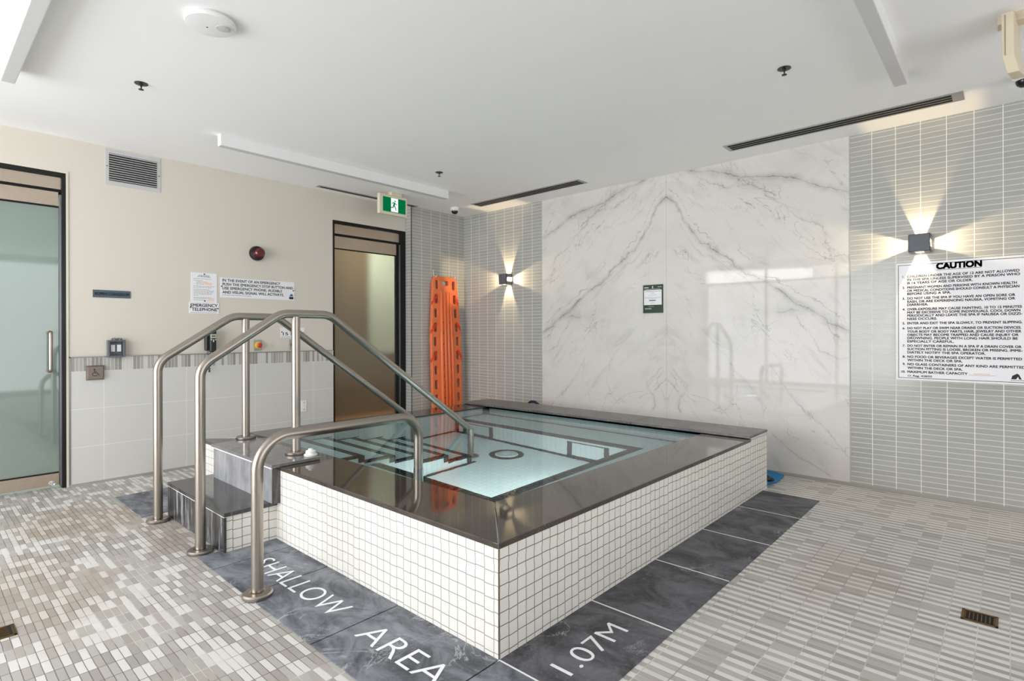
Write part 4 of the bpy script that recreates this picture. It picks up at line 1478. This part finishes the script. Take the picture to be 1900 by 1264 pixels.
for z, a, b, h_ in ((1.606, 2.703, 2.527, 0.005), (1.590, 2.640, 2.595, 0.003), (1.570, 2.665, 2.57, 0.002), (1.548, 2.70, 2.53, 0.002), (1.541, 2.70, 2.53, 0.002), (1.533, 2.66, 2.57, 0.002), (1.500, 2.63, 2.60, 0.002), (1.488, 2.64, 2.59, 0.002)):
    dashR(tx, a, b, z, h_, XR - 0.0088)
tx.build('lettering', M['faint'], t)
MB().box(XR - 0.0093, XR - 0.0088, 2.585, 2.655, 1.514, 1.522).build('bold_line', M['ink'], t)
tx = MB()
for z, a, b, h_ in ((1.643, 2.708, 2.66, 0.008), (1.648, 2.56, 2.52, 0.004), (1.628, 2.70, 2.53, 0.003), (1.458, 2.66, 2.60, 0.002), (1.440, 2.70, 2.63, 0.003), (1.432, 2.70, 2.63, 0.003)):
    dashR(tx, a, b, z, h_, XR - 0.008)
tx.box(XR - 0.0085, XR - 0.008, 2.612, 2.622, 1.638, 1.660)
tx.build('heading', M['white_sign'], t)


# sconces: open cube with a lens on four sides throwing light along the wall
def sconce(cy, cz, label):
    t = thing('wall_sconce', label, 'wall lamp', (XR, cy, cz), 'cube wall lamps with crossed beams')
    h_, x0, x1 = 0.0625, XR - 0.116, XR - 0.012
    a, w_ = 0.0245, 0.003
    xa, xb = XR - 0.100, XR - 0.017
    s = MB()
    s.box(x0, x0 + w_, cy - h_, cy + h_, cz - h_, cz + h_)
    s.box(x1 - w_, x1, cy - h_, cy + h_, cz - h_, cz + h_)
    for q in (-1, 1):
        o0, o1 = q * h_, q * (h_ - w_)
        for b0, b1 in ((-h_, -a), (a, h_)):
            s.box(x0, x1, cy + o0, cy + o1, cz + b0, cz + b1)
            s.box(x0, x1, cy + b0, cy + b1, cz + o0, cz + o1)
        for c0, c1 in ((x0, xa), (xb, x1)):
            s.box(c0, c1, cy + o0, cy + o1, cz - a, cz + a)
            s.box(c0, c1, cy - a, cy + a, cz + o0, cz + o1)
    s.build('case', M['graphite'], t)
    MB().box(x1, XR, cy - 0.045, cy + 0.045, cz - 0.045, cz + 0.045).build('back_plate', M['graphite'], t)
    MB().box(x0 + w_, x0 + w_ + 0.004, cy - 0.018, cy + 0.018, cz - 0.018, cz + 0.018).build('led_chip', M['led'], t)
    l = bpy.data.lights.new('lamp', 'POINT')
    l.energy = 12
    l.color = (1.0, 0.76, 0.43)
    l.shadow_soft_size = 0.004
    o = bpy.data.objects.new('lamp', l)
    COL.objects.link(o)
    o.parent = t
    o.location = Vector((-0.076, 0, 0))
    return t


sconce(0.477, 1.838, 'square grey cube wall lamp above the CAUTION board')
sconce(4.550, 1.852, 'square grey cube wall lamp in the tiled corner by the orange board')

# ------------------------------------------------------------------ ceiling pieces


def linear(name, x0, x1, y0, y1, label):
    t = thing(name, label, 'ceiling light', ((x0 + x1) / 2, (y0 + y1) / 2, 2.648), 'unlit linear ceiling lights')
    MB().box(x0, x1, y0, y1, 2.650, ZC).build('housing', M['white'], t, bevel=0.001)
    MB().box(x0 + 0.004, x1 - 0.004, y0 + 0.004, y1 - 0.004, 2.6485, 2.6505).build('diffuser', M['lampgrey'], t)


linear('linear_light', 1.63, 3.94, 4.48, 4.545, 'long white linear ceiling light parallel to the door wall')
linear('linear_light', 1.63, 3.935, 0.437, 0.505, 'white linear ceiling light near the CAUTION wall at upper right')
linear('linear_light', 0.368, 0.432, 1.97, 4.27, 'white linear ceiling light at the upper left corner of the view')


def slot(x0, x1, y0, y1, n, label, gap=0.0):
    t = thing('slot_diffuser', label, 'air diffuser', ((x0 + x1) / 2, (y0 + y1) / 2, ZC - 0.004), 'black slotted ceiling diffusers')
    MB().box(x0, x1, y0, y1, ZC - 0.004, ZC).build('frame', M['alu'], t)
    s = MB()
    lng_y = (y1 - y0) > (x1 - x0)
    w_ = (x1 - x0) if lng_y else (y1 - y0)
    p = (w_ - 0.034) / n
    for i in range(n):
        a = 0.017 + i * p + p * 0.18
        b = 0.017 + (i + 1) * p - p * 0.18
        if lng_y:
            s.box(x0 + a, x0 + b, y0 + 0.03 + gap, y1 - 0.03, ZC - 0.0055, ZC - 0.003)
        else:
            s.box(x0 + 0.03, x1 - 0.03 - gap, y0 + a, y0 + b, ZC - 0.0055, ZC - 0.003)
    s.each('slot', M['dark'], t)


slot(4.522, 4.690, 3.195, 4.752, 3, 'slotted air diffuser in the ceiling over the tiled corner')
slot(4.522, 4.695, 0.216, 1.750, 3, 'slotted air diffuser in the ceiling over the marble and CAUTION board', 0.03)
slot(2.885, 4.165, 5.290, 5.365, 1, 'narrow slotted air diffuser in the ceiling behind the exit sign')

# sprinklers
sp = thing('sprinkler', 'black ceiling sprinkler head over the handrails', 'sprinkler', (0.976, 3.942, ZC), 'black ceiling sprinkler heads')
MB().lathe((0.976, 3.942, ZC), (0, 0, -1), [(0.036, 0), (0.036, 0.003), (0.010, 0.004), (0.009, 0.012), (0.006, 0.014), (0.003, 0.030), (0.003, 0.036)], 28).build('escutcheon', M['black'], sp, smooth=True)
MB().lathe((0.976, 3.942, ZC - 0.036), (0, 0, -1), [(0.014, 0), (0.014, 0.003), (0.004, 0.005)], 20).build('deflector', M['black'], sp, smooth=True)
dup(sp, (2.460, -2.974, 0), 'black ceiling sprinkler head at upper right, before the marble wall')
dup(sp, (2.452, 0.091, 0), 'black ceiling sprinkler head near the exit sign')

# smoke detector
t = thing('smoke_detector', 'round white ceiling detector at the top of the view', 'smoke detector', (1.007, 2.895, ZC))
MB().lathe((1.007, 2.895, ZC), (0, 0, -1), [(0.098, 0), (0.100, 0.006), (0.112, 0.010), (0.114, 0.018), (0.108, 0.028), (0.080, 0.034), (0.020, 0.036)], 48).build('body', M['white'], t, smooth=True)
MB().lathe((1.055, 2.862, ZC - 0.031), (0, 0, -1), [(0.032, 0), (0.032, 0.006), (0.028, 0.007), (0.027, 0.003), (0.026, 0.008), (0.010, 0.010)], 30).build('sensor', M['silver'], t, smooth=True)
MB().cyl((0.995, 2.905, ZC - 0.036), (0.995, 2.905, ZC - 0.038), 0.003, n=10).build('lamp', M['ink'], t)

# dome cameras
dc = thing('dome_camera', 'small white dome camera with black bubble over the tiled corner', 'security camera', (4.52, 5.03, ZC), 'white ceiling dome cameras')
MB().lathe((4.52, 5.03, ZC), (0, 0, -1), [(0.052, 0), (0.055, 0.004), (0.055, 0.026), (0.050, 0.036), (0.040, 0.042)], 36).build('body', M['white'], dc, smooth=True)
MB().lathe((4.52, 5.03, ZC - 0.040), (0, 0, -1), [(0.040, 0), (0.039, 0.012), (0.033, 0.026), (0.020, 0.037), (0.004, 0.041)], 32).build('bubble', M['blackcam'], dc, smooth=True)
dup(dc, (-0.05, -5.098, 0), 'white dome camera with black bubble at the upper right edge')

# exit sign
t = thing('exit_sign', 'hanging cream exit sign with a green running man panel', 'exit sign', (3.585, 4.98, 2.487))
ey = 4.98
MB().box(3.540, 3.680, ey - 0.02, ey + 0.05, 2.700, ZC).build('canopy', M['cream_pl'], t, bevel=0.004)
MB().box(3.402, 3.768, ey, ey + 0.045, 2.487, 2.703).build('housing', M['cream_pl'], t, bevel=0.006, seg=3)
MB().box(3.446, 3.742, ey - 0.002, ey + 0.002, 2.518, 2.674).build('green_panel', M['exitgreen'], t)
MB().box(3.549, 3.641, ey - 0.0032, ey - 0.0015, 2.524, 2.672).build('doorway', M['exitwhite'], t)
gx, gz, s = 3.590, 2.596, 0.9
man = [[(0.004, 0.036), (-0.020, 0.036), (-0.036, 0.016), (-0.031, 0.010), (-0.017, 0.026), (-0.008, 0.026), (-0.018, -0.004), (-0.020, -0.022),
        (-0.050, -0.026), (-0.050, -0.036), (-0.012, -0.032), (-0.004, -0.012), (0.012, -0.030), (0.020, -0.060), (0.030, -0.058), (0.022, -0.024),
        (0.006, -0.002), (0.012, 0.020), (0.024, 0.008), (0.044, 0.010), (0.044, 0.017), (0.026, 0.016), (0.014, 0.032)],
       circle(0.012, 0.050, 0.0095, 18)]
place('running_man', shape2d([[(gx + a * s, gz + c * s) for a, c in P] for P in man], PL(0, 0, ey - 0.0036), M['exitgreen'], 0.0004), t)

# beige housing hanging at the right edge
t = thing('hanging_housing', 'beige tapered plastic housing hanging from the ceiling at the right edge', 'ceiling fixture', (3.55, -0.02, 2.40))
b = MB()
ya, yb_ = 0.026, -0.017
prof = [(3.50, 2.712), (3.50, 2.505), (3.512, 2.425)]
prof_b = [(3.74, 2.712), (3.74, 2.56), (3.62, 2.425)]
rows = []
for (x, z), (x2, z2), dy in zip(prof, prof_b, (0.0, -0.002, -0.020)):
    i0 = len(b.v)
    b.v += [(x, ya + dy, z), (x, yb_ + dy, z), (x2, yb_ - 0.028 + dy, z2), (x2, ya - 0.02 + dy, z2)]
    rows.append(i0)
for a, c in zip(rows[:-1], rows[1:]):
    for i in range(4):
        j = (i + 1) % 4
        b.f.append((a + i, a + j, c + j, c + i))
b.f += [tuple(rows[0] + i for i in range(4)), tuple(rows[-1] + i for i in (3, 2, 1, 0))]
b.mi = [0] * len(b.f)
b.build('housing', M['beige'], t, bevel=0.004)
MB().box(3.58, 3.66, -0.16, 0.042, 2.695, ZC).build('bracket', M['beige'], t, bevel=0.004)
MB().box(3.497, 3.500, 0.012, 0.0132, 2.51, 2.70).build('seam', M['brass'], t)

# floor drains
def gully(cx, cy, lx, ly, label):
    t = thing('floor_drain', label, 'floor drain', (cx, cy, 0), 'tarnished brass floor drains')
    f = MB()
    f.box(cx - lx / 2, cx + lx / 2, cy - ly / 2, cy - ly / 2 + 0.010, -0.001, 0.003).box(cx - lx / 2, cx + lx / 2, cy + ly / 2 - 0.010, cy + ly / 2, -0.001, 0.003)
    f.box(cx - lx / 2, cx - lx / 2 + 0.010, cy - ly / 2, cy + ly / 2, -0.001, 0.003).box(cx + lx / 2 - 0.010, cx + lx / 2, cy - ly / 2, cy + ly / 2, -0.001, 0.003)
    n = 9
    for i in range(1, n):
        y = cy - ly / 2 + i * ly / n
        f.box(cx - lx / 2 + 0.02, cx + lx / 2 - 0.02, y - 0.0018, y + 0.0018, -0.001, 0.0026)
    f.build('grate', M['brass'], t, bevel=0.0006)
    MB().box(cx - lx / 2 + 0.002, cx + lx / 2 - 0.002, cy - ly / 2 + 0.002, cy + ly / 2 - 0.002, -0.002, 0.0006).build('well', M['dark'], t)


gully(3.018, 0.095, 0.112, 0.118, 'square tarnished floor drain on the right side floor')
gully(0.245, 3.000, 0.112, 0.118, 'square tarnished floor drain at the left edge')
